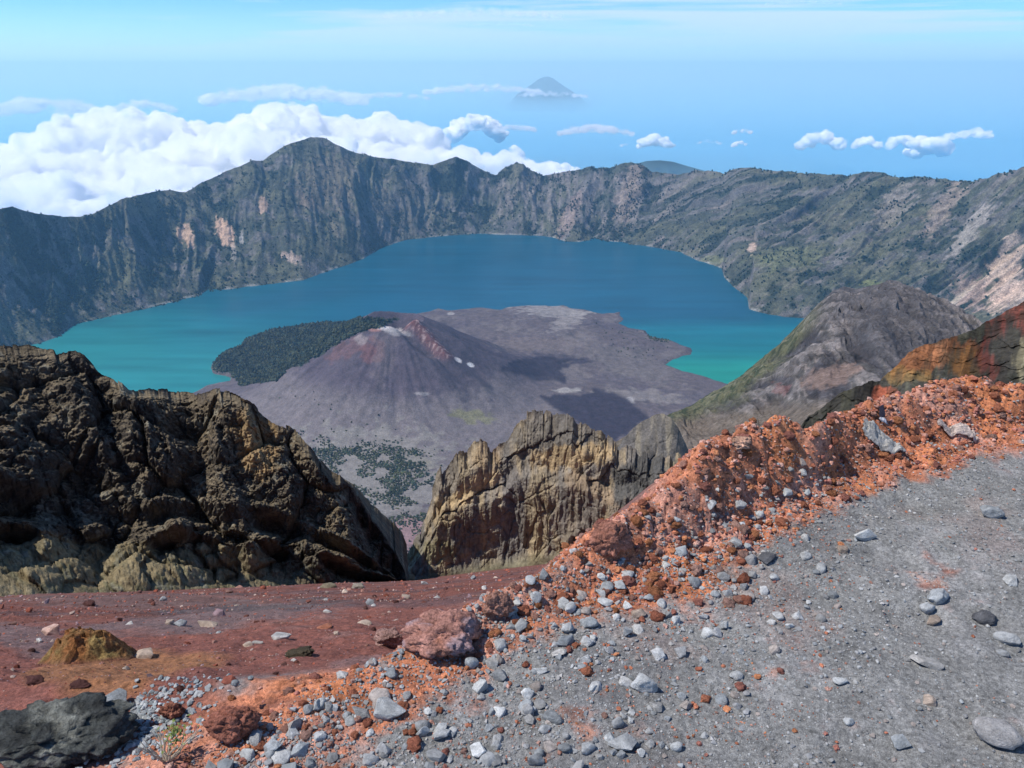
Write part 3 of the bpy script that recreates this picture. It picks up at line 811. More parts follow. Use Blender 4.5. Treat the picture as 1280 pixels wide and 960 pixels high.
def crag():
    trace = [(492, 722, 104), (505, 706, 104), (512, 690, 104), (525, 660, 105), (535, 630, 106), (545, 602, 107), (550, 588, 107), (575, 566, 108), (590, 553, 109), (602, 554, 109), (615, 558, 109), (628, 546, 110), (640, 532, 110), (655, 522, 110), (670, 518, 110),
             (685, 515, 110), (700, 521, 109), (715, 526, 108), (730, 531, 108), (745, 544, 107), (760, 552, 107), (775, 560, 106), (790, 558, 106), (800, 566, 105), (815, 572, 105), (828, 563, 105), (845, 568, 105), (860, 574, 105), (872, 588, 104), (890, 612, 104), (930, 650, 103)]
    base = interp_base([(480, 728, 98), (560, 716, 100), (640, 706, 101), (720, 697, 98), (780, 690, 95), (860, 690, 92), (940, 690, 90)], 1.0)

    def prof(s, az):
        q = 0.62 + 0.10 * fbm(az * 16, az * 0, o=3, seed=230); fr = 0.14 * sstep(0, 0.1, s) + 0.34 * s + 0.26 * sstep(q - 0.02, q + 0.06, s) + 0.26 * sstep(0.8, 1.0, s)
        return fr + 0 * az, s + 0 * az

    def disp(A, s, r, z):
        w = sstep(0.0, 0.1, s) * (1 - 0.7 * sstep(0.85, 1.0, s))
        wa = 1.4 * fbm(A / 5, z / 7, r / 6, o=3, seed=231)
        f1, f2, rn = worley((A + wa) / 3.2, (z + wa) / 9.0, r / 4, seed=11)
        g1, g2, rm = worley((A + 0.5 * wa) / 1.2, (z + wa) / 3.2, r / 1.6, seed=13)
        k1, k2, rk = worley((A + 2 * wa) / 8.0, (z + 2 * wa) / 8.0, r / 9, seed=15)
        fin = fbm(A / 0.9, z / 1.6, r / 2, o=5, seed=237)
        big = fbm(A / 13, z / 11, o=3, seed=239)
        crack = 0.6 * (1 - sstep(0, 0.12, f2 - f1)) + 0.3 * (1 - sstep(0, 0.14, g2 - g1)) + 0.9 * (1 - sstep(0, 0.07, k2 - k1))
        colm = ridged((A + wa) / 6.0, z / 45, o=3, seed=233); azc = np.degrees(A / 106.0); rough = (0.35 + 0.65 * sstep(-0.2, 0.4, fbm(A / 9, z / 9, o=2, seed=229))) * (0.5 + 0.6 * sstep(-3.5, 0.5, azc))
        dr = -w * (rough * (1.0 * (rn - 0.5) + 0.4 * (rm - 0.5)) + 1.3 * (rk - 0.5) + 1.5 * (0.4 + 0.6 * rough) * (colm - 0.5) + 0.7 * (ridged((A + 0.4 * wa) / 2.1, z / 26, o=3, seed=234) - 0.5) + 0.35 * fin + 1.2 * big - 0.25 * crack)
        return 0.86 * dr, w * 0.3 * fin - 0.42 * dr * (1 - sstep(0.85, 0.98, s)) * sstep(0, 0.06, s)

    def colour(A, S, P, up, px, py):
        z = P[..., 2]
        n1 = fbm(A / 7, z / 12, o=4, seed=241); n2 = fbm(A / 1.5, z / 2.5, o=5, seed=243); st = fbm(A / 2.2, z / 22, o=4, seed=245)
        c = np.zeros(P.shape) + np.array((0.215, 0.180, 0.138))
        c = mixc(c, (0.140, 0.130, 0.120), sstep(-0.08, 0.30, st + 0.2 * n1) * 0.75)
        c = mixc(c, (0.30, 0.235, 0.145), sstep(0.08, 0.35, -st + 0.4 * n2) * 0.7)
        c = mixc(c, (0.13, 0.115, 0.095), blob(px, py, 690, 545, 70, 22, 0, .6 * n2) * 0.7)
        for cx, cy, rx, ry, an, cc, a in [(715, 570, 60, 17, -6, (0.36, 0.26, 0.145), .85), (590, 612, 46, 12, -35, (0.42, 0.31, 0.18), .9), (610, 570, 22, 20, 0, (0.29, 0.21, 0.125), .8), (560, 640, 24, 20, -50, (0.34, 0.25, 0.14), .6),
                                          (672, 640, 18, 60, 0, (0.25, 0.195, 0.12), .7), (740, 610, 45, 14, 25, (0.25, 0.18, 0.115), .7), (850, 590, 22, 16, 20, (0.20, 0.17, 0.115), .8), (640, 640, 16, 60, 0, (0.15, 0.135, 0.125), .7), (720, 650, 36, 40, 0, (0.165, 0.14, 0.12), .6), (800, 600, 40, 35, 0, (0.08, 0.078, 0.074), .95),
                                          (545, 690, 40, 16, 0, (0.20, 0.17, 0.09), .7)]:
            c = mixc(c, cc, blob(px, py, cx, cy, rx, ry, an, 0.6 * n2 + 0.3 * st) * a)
        c = mixc(c, (0.15, 0.14, 0.085), (1 - sstep(0.02, 0.10, S)) * 0.7)
        return c
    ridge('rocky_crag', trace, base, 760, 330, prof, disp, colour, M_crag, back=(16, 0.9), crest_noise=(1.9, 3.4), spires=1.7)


def knob():
    trace = [(752, 600, 196), (770, 566, 198), (780, 548, 200), (792, 535, 202), (805, 525, 204), (820, 518, 205), (830, 517, 205), (840, 522, 204), (848, 534, 203), (856, 552, 202), (870, 590, 200)]
    base = interp_base([(745, 620, 190), (800, 610, 190), (890, 620, 190)], 1)

    def prof(s, az):
        return s ** 1.3 + 0 * az, s ** 0.8 + 0 * az

    def disp(A, s, r, z):
        w = 1 - 0.6 * s
        f1, f2, rn = worley(A / 4.5, z / 9, r / 6, seed=81); g1, g2, rm = worley(A / 1.6, z / 3, r / 2, seed=83)
        dr = -w * (1.6 * (ridged(A / 9, z / 30, o=4, seed=251) - 0.5) + 2.2 * (0.5 - f1) + 1.2 * (rn - 0.5) + 0.7 * (0.5 - g1))
        return 0.8 * dr, -0.5 * dr * (1 - sstep(0.8, 1, s))

    def colour(A, S, P, up, px, py):
        n = fbm(A / 4, P[..., 2] / 20, o=5, seed=253)
        c = np.zeros(P.shape) + np.array((0.115, 0.105, 0.095))
        return mixc(c, (0.19, 0.165, 0.125), sstep(0, 0.3, n))
    ridge('rock_knob', trace, base, 220, 130, prof, disp, colour, M_crag, back=(40, 0.5), crest_noise=(0.8, 8))


def grey_ridge():
    trace = [(700, 610, 420), (740, 575, 450), (770, 552, 520), (800, 534, 580), (840, 516, 660), (862, 507, 720), (905, 484, 860), (930, 467, 960), (945, 455, 1030), (965, 438, 1120), (985, 420, 1220), (1000, 405, 1300), (1015, 388, 1400), (1030, 373, 1500), (1042, 362, 1560),
             (1056, 358, 1600), (1070, 361, 1630), (1085, 358, 1660), (1100, 355, 1690), (1112, 351, 1700), (1124, 352, 1700), (1140, 359, 1680), (1160, 369, 1650), (1190, 383, 1600), (1225, 402, 1540), (1290, 440, 1450), (1420, 500, 1300)]
    base = interp_base([(690, 700, 250), (800, 680, 240), (950, 640, 230), (1100, 600, 230), (1280, 580, 240), (1450, 590, 260)], 2)

    def prof(s, az):
        return s ** 1.05 + 0 * az, (0.35 * s ** 0.7 + 0.65 * s ** 1.25) + 0 * az

    def disp(A, s, r, z):
        w = np.sin(np.clip(s, 0, 1) * math.pi) ** 0.8
        q = r * 0.42
        d = A * 0.78 + q * 0.62                                            # gullies slant down to the left
        e = q * 0.78 - A * 0.62
        wv = 14 * fbm(A / 60, q / 60, o=3, seed=260)
        g1 = ridged((d + wv) / 120, e / 520, o=2, seed=261); g2 = ridged((d + wv) / 36, e / 150, o=3, seed=263); g3 = ridged((d + wv) / 12, e / 40, o=3, seed=264)
        fin = fbm(A / 10, q / 10, o=4, seed=265)
        k = sstep(0.05, 0.25, s) * np.clip((r - 300) / 1000, 0.05, 1)
        return 0 * s, np.maximum(w, 0.1) * k * (34 * (g1 - 0.5) + 24 * (g2 - 0.5) + 11 * (g3 - 0.5) + 5 * fin)

    def colour(A, S, P, up, px, py):
        r = np.hypot(P[..., 0], P[..., 1])
        q = r * 0.42
        n1 = fbm(A / 70, q / 70, o=5, seed=271); n2 = fbm(A / 12, q / 12, o=5, seed=273)
        d = A * 0.78 + q * 0.62; e = q * 0.78 - A * 0.62
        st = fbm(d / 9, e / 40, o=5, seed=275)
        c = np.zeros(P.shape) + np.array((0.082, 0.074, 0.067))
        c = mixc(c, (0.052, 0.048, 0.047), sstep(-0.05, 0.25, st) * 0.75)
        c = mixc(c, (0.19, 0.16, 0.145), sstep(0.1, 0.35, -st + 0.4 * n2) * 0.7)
        rg = ridged((d + 14 * fbm(A / 60, q / 60, o=3, seed=260)) / 36, e / 150, o=4, seed=263); c = mixc(c, (0.05, 0.046, 0.05), sstep(0.62, 0.38, rg) * 0.85); c = mixc(c, (0.20, 0.175, 0.165), sstep(0.62, 0.8, rg) * 0.6)  # shade in the gullies and light on their crests, put into the colour
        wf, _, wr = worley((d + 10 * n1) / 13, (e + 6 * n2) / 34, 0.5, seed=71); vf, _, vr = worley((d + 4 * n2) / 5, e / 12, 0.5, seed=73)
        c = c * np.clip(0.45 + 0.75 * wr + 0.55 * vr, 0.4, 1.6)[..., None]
        # right half of the hill: darker, smoother grey
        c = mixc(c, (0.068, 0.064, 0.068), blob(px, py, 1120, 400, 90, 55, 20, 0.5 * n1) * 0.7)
        # grass along the lake-side edge
        ca, ct = az_of(to_r(trace)[:, 0], to_r(trace)[:, 1])
        edge = np.interp(px, to_r(trace)[:, 0], to_r(trace)[:, 1])
        g = (1 - sstep(8, 34, py - edge + 16 * n1 + 12 * n2)) * (1 - sstep(990, 1040, px))
        c = mixc(c, (0.13, 0.13, 0.065), g * 0.7)
        c = mixc(c, (0.035, 0.048, 0.026), g * sstep(0.0, 0.15, n2) * 0.9)
        # brown ash tongue in front
        ash = sstep(498, 522, py - 0.12 * (950 - px) + 10 * n1) * (1 - sstep(1010, 1080, px))
        c = mixc(c, (0.145, 0.115, 0.088), ash * 0.85)
        c = mixc(c, (0.22, 0.15, 0.12), blob(px, py, 1040, 470, 40, 14, -15, 0.6 * n2) * 0.7)
        c = mixc(c, (0.17, 0.075, 0.07), blob(px, py, 975, 487, 14, 7, 0, 1.2 * n2) * 0.5)
        return c
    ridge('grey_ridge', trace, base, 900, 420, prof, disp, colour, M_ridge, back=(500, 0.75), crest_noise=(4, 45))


def rust_cliff():
    trace = [(975, 560, 62), (995, 540, 63), (1004, 530, 64), (1012, 519, 65), (1030, 509, 66), (1045, 498, 67), (1060, 489, 68), (1080, 480, 70), (1100, 477, 72), (1112, 468, 74), (1124, 455, 76), (1136, 442, 78), (1160, 432, 80), (1180, 425, 82), (1205, 416, 84), (1222, 408, 86), (1240, 397, 88), (1262, 384, 90), (1280, 374, 92), (1340, 350, 96), (1440, 320, 100)]
    base = interp_base([(960, 585, 56), (1060, 570, 57), (1160, 560, 60), (1280, 560, 62), (1450, 560, 66)], 1)

    def prof(s, az):
        return 0.55 * s + 0.45 * sstep(0.5, 1, s) + 0 * az, s + 0 * az

    def disp(A, s, r, z):
        w = (1 - 0.6 * sstep(0.8, 1, s))
        d = A * 0.8 + z * 0.6
        f1, f2, rn = worley(d / 3.0, (z - A) / 6.0, r / 4, seed=21)
        g1, g2, rm = worley(A / 1.1, z / 0.9, r / 1.3, seed=23)
        dr = -w * (3.0 * (ridged(d / 10, (z - A) / 30, o=3, seed=281) - 0.5) + 3.4 * (0.5 - f1) + 1.2 * (rn - 0.5) + 1.3 * (0.5 - g1) + 0.6 * fbm(A / 0.7, z / 0.7, r, o=4, seed=284))
        return dr, w * 0.7 * fbm(A / 3, z / 3, o=4, seed=285)

    def colour(A, S, P, up, px, py):
        z = P[..., 2]
        n1 = fbm(A / 6, z / 6, o=4, seed=291); n2 = fbm(A / 1.5, z / 1.5, o=5, seed=293); st = fbm((A * 0.8 + z * 0.6) / 2.5, (z - A) / 14, o=4, seed=295)
        c = np.zeros(P.shape) + np.array((0.045, 0.042, 0.034))
        c = mixc(c, (0.075, 0.072, 0.045), sstep(0.0, 0.3, n2) * 0.6)
        f = 1.3 * n2 + 0.35 * st + 0.9 * n1
        for cx, cy, rx, ry, an, cc, a in [(1160, 450, 36, 17, -10, (0.25, 0.098, 0.04), .9), (1185, 440, 44, 18, -15, (0.21, 0.088, 0.04), .85), (1205, 455, 24, 22, 0, (0.22, 0.10, 0.03), .8), (1252, 408, 36, 26, -40, (0.15, 0.042, 0.03), .9),
                                          (1290, 385, 60, 30, -30, (0.16, 0.05, 0.035), .9), (1240, 455, 20, 20, 0, (0.14, 0.042, 0.03), .8), (1110, 498, 26, 9, 25, (0.27, 0.075, 0.04), .85), (1275, 445, 14, 26, 0, (0.15, 0.13, 0.08), .9), (1140, 470, 30, 8, 0, (0.20, 0.12, 0.04), .6)]:
            c = mixc(c, cc, blob(px, py, cx, cy, rx, ry, an, f) * a)
        wf, _, wr = worley(A / 1.0, z / 0.8, 0.5, seed=75); c = c * (0.5 + wr)[..., None]
        c = mixc(c, (0.03, 0.032, 0.022), sstep(0.05, 0.3, fbm(A / 0.9, z / 0.6, o=4, seed=297) + 0.4 * n1) * 0.6)
        c = mixc(c, (0.035, 0.03, 0.025), sstep(0.1, 0.4, st + 0.5 * n2) * 0.75)
        return c
    ridge('rust_cliff', trace, base, 620, 260, prof, disp, colour, M_rust, back=(30, 0.5), crest_noise=(0.7, 4))


left_cliff(); crag(); knob(); grey_ridge(); rust_cliff()


# ------------------------------------------------------------------ rocks
def ico(sub):
    bm = bmesh.new(); bmesh.ops.create_icosphere(bm, subdivisions=sub, radius=1.0)
    V = np.array([v.co[:] for v in bm.verts]); Fa = np.array([[v.index for v in f.verts] for f in bm.faces]); bm.free()
    return V, Fa


ICO = {k: ico(k) for k in (1, 2, 3, 4, 5)}


def rock_shape(kind, sub, seed):
    r = np.random.default_rng(seed)
    V, Fa = ICO[sub]
    V = V.copy()
    if kind == 'angular':                                      # a broken block: hull of a few points, edges chipped
        bm = bmesh.new()
        k = 15 if sub >= 3 else 11
        P = r.normal(size=(k, 3)); P /= np.linalg.norm(P, axis=1, keepdims=True)
        P = P * r.uniform(0.75, 1.1, (k, 1)) * r.uniform(0.7, 1.15, 3)
        for q in P: bm.verts.new(q)
        ret = bmesh.ops.convex_hull(bm, input=bm.verts)
        bmesh.ops.delete(bm, geom=[v for v in bm.verts if not v.link_faces], context='VERTS')
        if sub >= 3:
            bmesh.ops.dissolve_limit(bm, angle_limit=R(14), verts=bm.verts, edges=bm.edges)
            bmesh.ops.bevel(bm, geom=list(bm.edges), offset=0.07, segments=2, profile=0.6, affect='EDGES', clamp_overlap=True)
            bmesh.ops.triangulate(bm, faces=bm.faces)
            for _ in range(2):
                bmesh.ops.subdivide_edges(bm, edges=[e for e in bm.edges if e.calc_length() > 0.16], cuts=1)
                bmesh.ops.triangulate(bm, faces=bm.faces)
        bmesh.ops.triangulate(bm, faces=bm.faces)
        bmesh.ops.recalc_face_normals(bm, faces=bm.faces)
        bm.verts.index_update()
        V = np.array([v.co[:] for v in bm.verts]); Fa = np.array([[v.index for v in f.verts] for f in bm.faces]); bm.free()
        if sub >= 3:
            V = V * (1 + 0.05 * fbm(V[:, 0] * 3 + seed, V[:, 1] * 3, V[:, 2] * 3, o=4, g=0.6, seed=seed % 40))[:, None]
    elif kind == 'craggy':
        for _ in range(16):
            n = r.normal(size=3); n /= np.linalg.norm(n)
            k = np.maximum(0, V @ n - r.uniform(0.6, 0.88)); V -= 0.9 * k[:, None] * n
        N = V / np.linalg.norm(V, axis=1, keepdims=True)
        f1, f2, rn = worley(V[:, 0] * 3.2 + seed, V[:, 1] * 3.2, V[:, 2] * 3.2, seed=3)
        g1, g2, rm = worley(V[:, 0] * 8 + seed, V[:, 1] * 8, V[:, 2] * 8, seed=5)
        V = V + N * (0.24 * (rn - 0.5) - 0.10 * f1 + 0.09 * (rm - 0.5) - 0.05 * g1 + 0.12 * fbm(V[:, 0] * 2 + seed, V[:, 1] * 2, V[:, 2] * 2, o=5, g=0.6, seed=9))[:, None]
    elif kind == 'round':
        for _ in range(9):
            n = r.normal(size=3); n /= np.linalg.norm(n)
            k = np.maximum(0, V @ n - r.uniform(0.55, 0.9)); V -= 0.85 * k[:, None] * n
        V *= (1 + 0.22 * fbm(V[:, 0] * 1.3 + seed, V[:, 1] * 1.3, V[:, 2] * 1.3, o=3, seed=seed % 50))[:, None]
    else:                                                      # scoria: lumpy and pitted
        a = billow(V[:, 0] * 1.6 + seed, V[:, 1] * 1.6, V[:, 2] * 1.6, o=4, g=0.55, seed=seed % 60)
        b = fbm(V[:, 0] * 1.1 + seed, V[:, 1] * 1.1, V[:, 2] * 1.1, o=2, seed=seed % 30)
        V = V * (0.62 + 0.62 * a + 0.3 * b)[:, None]
        f1, f2, rn = worley(V[:, 0] * 2.6 + seed, V[:, 1] * 2.6, V[:, 2] * 2.6, seed=7)
        V = V * (1 + 0.20 * (rn - 0.5) - 0.12 * f1)[:, None]
        if sub >= 4:
            f1, f2, rn = worley(V[:, 0] * 7 + seed, V[:, 1] * 7, V[:, 2] * 7, seed=8)
            g1, g2, rm = worley(V[:, 0] * 17 + seed, V[:, 1] * 17, V[:, 2] * 17, seed=9)
            V = V * (1 + 0.10 * (rn - 0.5) - 0.16 * f1 ** 2 + 0.02 * (rm - 0.5) - 0.05 * g1 ** 2)[:, None]
    V /= np.abs(V).max(axis=0).mean()
    return V, Fa


def const_col(n, col, var=0.0, V=None, seed=0):
    c = np.tile(np.array(col, dtype=np.float64), (n, 1))
    if V is not None and var > 0:
        c *= (1 + var * fbm(V[:, 0] * 1.7 + seed, V[:, 1] * 1.7, V[:, 2] * 1.7, o=4, seed=seed % 30))[:, None]
    return c


ROCK_CACHE = {}


def rock_mesh(kind, sub, variant, col, mat):
    key = (kind, sub, variant, tuple(col))
    if key not in ROCK_CACHE:
        V, Fa = rock_shape(kind, sub, variant * 7 + 3)
        me = mesh_from('stone_mesh', V, Fa, const_col(len(V), col, 0.5, V, variant), smooth=True)
        if kind == 'angular': me.set_sharp_from_angle(angle=R(24))
        me.materials.append(mat)
        ROCK_CACHE[key] = me
    return ROCK_CACHE[key]


def place_rock(name, kind, sub, variant, col, mat, pos, size, label, cat, group=None, sink=0.3, rz=None, tilt=0.3):
    me = rock_mesh(kind, sub, variant, col, mat)
    o = bpy.data.objects.new(name, me); COL.objects.link(o)
    sx, sy, sz = size
    o.scale = (sx / 2, sy / 2, sz / 2)
    o.location = (pos[0], pos[1], pos[2] + sz * (0.5 - sink))
    o.rotation_euler = (random.uniform(-tilt, tilt), random.uniform(-tilt, tilt), random.uniform(0, 6.28) if rz is None else rz)
    tag(o, label, cat, group)
    return o


GREY = (0.40, 0.405, 0.40); PALE = (0.53, 0.535, 0.52); SLATE = (0.31, 0.325, 0.33); DARK = (0.10, 0.10, 0.105)
TAN = (0.42, 0.33, 0.26); PINK = (0.46, 0.30, 0.24); RED = (0.27, 0.085, 0.055); ORANGE = (0.42, 0.165, 0.095); WHITE = (0.50, 0.48, 0.45); MAROON = (0.12, 0.055, 0.048); MAUVE = (0.24, 0.16, 0.17)

# notable stones: px, py of the centre, width and height in photo pixels, kind, colour, label
S_GRAVEL = 'grey stones lying on the path'
S_SLOPE = 'loose stones on the red slope'
notable = [
    (484, 886, 50, 30, 'angular', PALE, 'large pale block with a flat bright face on the orange path edge', S_GRAVEL),
    (604, 860, 26, 26, 'angular', PALE, 'pale wedge stone beside an orange clod near the path edge', S_GRAVEL),
    (590, 829, 17, 20, 'round', SLATE, 'round blue grey stone touching the foot of the pink lump', S_GRAVEL),
    (530, 915, 16, 18, 'angular', PALE, 'upright pale stone just below the large flat faced block', S_GRAVEL),
    (553, 918, 22, 16, 'angular', GREY, 'grey wedge stone right of the upright pale stone', S_GRAVEL),
    (598, 938, 28, 22, 'angular', PALE, 'twin knobbed pale stone on the gravel below the path edge', S_GRAVEL),
    (545, 945, 26, 20, 'angular', GREY, 'square grey stone next to a long orange sliver', S_GRAVEL),
    (705, 801, 25, 21, 'angular', SLATE, 'large blue grey wedge among the stones below the orange bank', S_GRAVEL),
    (701, 817, 19, 13, 'angular', WHITE, 'whitish oblong stone in front of the blue grey wedge', S_GRAVEL),
    (712, 761, 17, 18, 'round', GREY, 'smooth grey stone under the orange bank', S_GRAVEL),
    (736, 779, 24, 21, 'round', SLATE, 'broad rounded slate grey stone below the orange bank', S_GRAVEL),
    (756, 754, 19, 14, 'angular', PALE, 'bright pale stone lying on the orange rubble foot', S_GRAVEL),
    (798, 767, 18, 18, 'angular', TAN, 'two toned stone with a tan underside at the rubble foot', S_GRAVEL),
    (784, 756, 16, 11, 'angular', PALE, 'flat pale stone left of the two toned stone', S_GRAVEL),
    (783, 791, 14, 20, 'angular', GREY, 'tall narrow grey stone in the middle of the stone strewn band', S_GRAVEL),
    (846, 777, 15, 15, 'angular', PALE, 'pale cubic stone where the stony band meets the path', S_GRAVEL),
    (805, 857, 32, 32, 'round', GREY, 'big weathered boulder like stone with a pale crown in the path gravel', S_GRAVEL),
    (691, 897, 26, 18, 'round', SLATE, 'oval slate stone leaning on a smaller round one', S_GRAVEL),
    (681, 912, 17, 14, 'round', GREY, 'small round stone under the oval slate stone', S_GRAVEL),
    (705, 936, 17, 15, 'round', SLATE, 'ball shaped grey stone near the bottom of the path gravel', S_GRAVEL),
    (734, 936, 20, 16, 'round', GREY, 'smooth egg shaped stone right of the ball shaped one', S_GRAVEL),
    (667, 950, 20, 22, 'angular', GREY, 'grey stone with a square end below two orange clods', S_GRAVEL),
    (773, 904, 18, 20, 'round', GREY, 'grey oval stone above a long flat slab', S_GRAVEL),
    (778, 928, 32, 26, 'angular', GREY, 'long flat grey slab half sunk in the gravel', S_GRAVEL),
    (846, 934, 16, 15, 'round', PALE, 'pale pebble beside a curved worn stone', S_GRAVEL),
    (676, 838, 18, 15, 'angular', PALE, 'pale angular stone in the dark gravel left of centre', S_GRAVEL),
    (743, 861, 14, 14, 'angular', PALE, 'light narrow stone standing out of dark gravel', S_GRAVEL),
    (1081, 669, 31, 22, 'angular', PALE, 'pale greenish grey block with a sharp shadow in the middle of the path', S_GRAVEL),
    (1054, 687, 18, 12, 'round', TAN, 'tan flattened stone just left of the pale greenish block', S_GRAVEL),
    (1238, 641, 26, 22, 'round', SLATE, 'dark blue grey stone alone on the upper path', S_GRAVEL),
    (1171, 746, 28, 24, 'round', SLATE, 'largest of three stones huddled on the right of the path', S_GRAVEL),
    (1158, 760, 18, 18, 'round', GREY, 'middle stone of three huddled on the right of the path', S_GRAVEL),
    (1166, 776, 18, 15, 'round', TAN, 'tan small stone, lowest of three huddled on the path', S_GRAVEL),
    (1229, 774, 28, 18, 'round', DARK, 'dark low stone with a black hollow under it, on the right of the path', S_GRAVEL),
    (1258, 798, 24, 17, 'round', GREY, 'domed grey stone below the dark low stone', S_GRAVEL),
    (1252, 817, 14, 10, 'round', GREY, 'small oval stone beneath the domed grey stone', S_GRAVEL),
    (1158, 828, 26, 20, 'angular', WHITE, 'whitish stone with a grey broken corner on the path', S_GRAVEL),
    (1161, 877, 17, 14, 'angular', TAN, 'buff oblong stone below the whitish broken stone', S_GRAVEL),
    (1247, 920, 50, 42, 'round', (0.36, 0.345, 0.335), 'biggest rounded boulder in the lower right corner of the path', S_GRAVEL),
    (1127, 928, 27, 22, 'angular', SLATE, 'slate grey stone with a dark left edge near the bottom of the path', S_GRAVEL),
    (1050, 851, 18, 10, 'round', PALE, 'flat pale stone in the middle of the open path', S_GRAVEL),
    (986, 783, 12, 10, 'angular', PALE, 'small pale cube on the open path', S_GRAVEL),
    (920, 845, 18, 14, 'round', PALE, 'light rounded stone at the left of the open path', S_GRAVEL),
    (905, 784, 12, 16, 'angular', PALE, 'upright whitish stone at the left of the open path', S_GRAVEL),
    (958, 698, 26, 16, 'angular', DARK, 'dark angular stone with a pointed tip below the orange bank', S_GRAVEL),
    (1264, 726, 18, 12, 'angular', PALE, 'pale flat stone at the right edge of the upper path', S_GRAVEL),
    (1060, 903, 14, 12, 'round', PALE, 'pair topping pale pebble on the lower path', S_GRAVEL),
    (140, 883, 50, 24, 'angular', SLATE, 'low blue grey block with a faceted top on the red slope', S_SLOPE),
    (352, 795, 24, 18, 'angular', WHITE, 'bright white pointed stone on the red slope', S_SLOPE),
    (323, 803, 12, 9, 'angular', WHITE, 'small whitish stone left of the bright pointed stone', S_SLOPE),
    (311, 806, 14, 8, 'round', TAN, 'low tan stone in a row with two whiter stones', S_SLOPE),
    (275, 768, 18, 16, 'angular', MAUVE, 'dark mauve stone perched behind a pale one on the slope', S_SLOPE),
    (259, 781, 24, 16, 'angular', TAN, 'pale stone in front of the perched mauve one', S_SLOPE),
    (225, 780, 16, 14, 'angular', SLATE, 'dark stone at the right end of a dim rubble row', S_SLOPE),
    (212, 779, 14, 10, 'angular', TAN, 'tan stone leaning on the dark end stone of the row', S_SLOPE),
    (462, 754, 12, 12, 'angular', SLATE, 'dark pointed stone standing up on the bare red slope', S_SLOPE),
    (529, 729, 10, 8, 'angular', WHITE, 'white stone at the far end of the red slope', S_SLOPE),
    (591, 723, 8, 8, 'angular', SLATE, 'small pointed stone on the far slope under the tan crag', S_SLOPE),
    (67, 789, 26, 25, 'angular', PINK, 'pale pink block sitting on top of the yellow brown mound', S_SLOPE),
    (181, 819, 25, 14, 'angular', TAN, 'cream stone right of the yellow brown mound', S_SLOPE),
    (374, 817, 38, 16, 'scoria', (0.11, 0.09, 0.06), 'flat dark olive slab on the red slope', S_SLOPE),
    (106, 727, 18, 14, 'angular', TAN, 'cream boulder at the foot of the dark cliff', S_SLOPE),
    (287, 851, 18, 16, 'angular', RED, 'pointed dark red stone on the red slope', S_SLOPE),
    (112, 755, 18, 10, 'scoria', MAROON, 'dark low stone with a sandy tail on the slope', S_SLOPE),
    (227, 862, 13, 12, 'scoria', MAROON, 'nearly black small stone in the red ash', S_SLOPE),
    (104, 877, 18, 7, 'round', MAROON, 'half buried flat dark stone in the red ash', S_SLOPE),
    (45, 852, 22, 16, 'scoria', MAROON, 'maroon lump with a dark hollow on the left of the slope', S_SLOPE),
    (100, 856, 26, 10, 'scoria', MAROON, 'low maroon ridge of clods behind the big dark boulder', S_SLOPE),
    (410, 765, 12, 8, 'round', WHITE, 'pale stone beside the orange tinted one on the slope', S_SLOPE),
    (406, 784, 18, 8, 'round', ORANGE, 'orange tinted low stone on the red slope', S_SLOPE),
    (508, 746, 12, 6, 'round', TAN, 'tan stone in the middle of the far slope', S_SLOPE),
    (456, 779, 18, 7, 'round', TAN, 'tan low stone beside a dark hole on the slope', S_SLOPE),
    (412, 733, 22, 10, 'scoria', (0.19, 0.16, 0.11), 'sandy hump at the foot of the dark cliff', S_SLOPE),
    (448, 733, 16, 10, 'scoria', (0.21, 0.185, 0.15), 'greyish hump where the cliff meets the red slope', S_SLOPE),
    (509, 723, 22, 12, 'scoria', (0.20, 0.16, 0.10), 'brown hump in the gap between the two cliffs', S_SLOPE),
]
for i, (px, py, w, h, kind, col, label, grp) in enumerate(notable):
    p, sl = hit(px, py + h * 0.15)
    m = sl / F
    wm, hm = w * m, max(0.72 * h, (h - 0.4 * w) / 0.75) * m
    big = w >= 24
    place_rock('stone', kind, 4 if big else 3, 100 + i, col, M_scoria if kind == 'scoria' else M_stone, p, (wm, wm * random.uniform(0.6, 0.75), hm), label, 'stone', grp, sink=0.25, rz=random.uniform(-0.5, 0.5), tilt=0.15)


# boulders with names of their own
def big_rock(name, px, py, w, h, kind, col, label, cat, variant, mat, deep=0.7, sink=0.15, sub=5, colf=None, rz=0.0):
    p, sl = hit(px, py + h * 0.25)
    m = sl / F
    he = max(0.5 * h, (h - 0.5 * deep * w) / 0.75)
    V, Fa = rock_shape(kind, sub, variant)
    V = V * np.array((w * m / 2, w * m * deep / 2, he * m / 2))
    c = const_col(len(V), col, 0.6, V * 6, variant)
    if colf: c = colf(V, c, w * m)
    me = mesh_from(name, V, Fa, c)
    o = link(name, me, mat)
    o.location = (p[0], p[1] + w * m * deep * 0.15, p[2] + he * m * (0.5 - sink))
    o.rotation_euler = (0, 0, rz)
    tag(o, label, cat)
    return o


def mottled(V, c, w):
    q = V / w
    n = fbm(q[:, 0] * 4, q[:, 1] * 4, q[:, 2] * 4, o=5, seed=301); n2 = fbm(q[:, 0] * 14, q[:, 1] * 14, q[:, 2] * 14, o=4, seed=303)
    c = mixc(c, (0.20, 0.20, 0.17), sstep(0.05, 0.3, n + 0.3 * n2) * 0.8)
    return mixc(c, (0.035, 0.036, 0.034), sstep(0.0, 0.3, -n + 0.5 * n2) * 0.7)


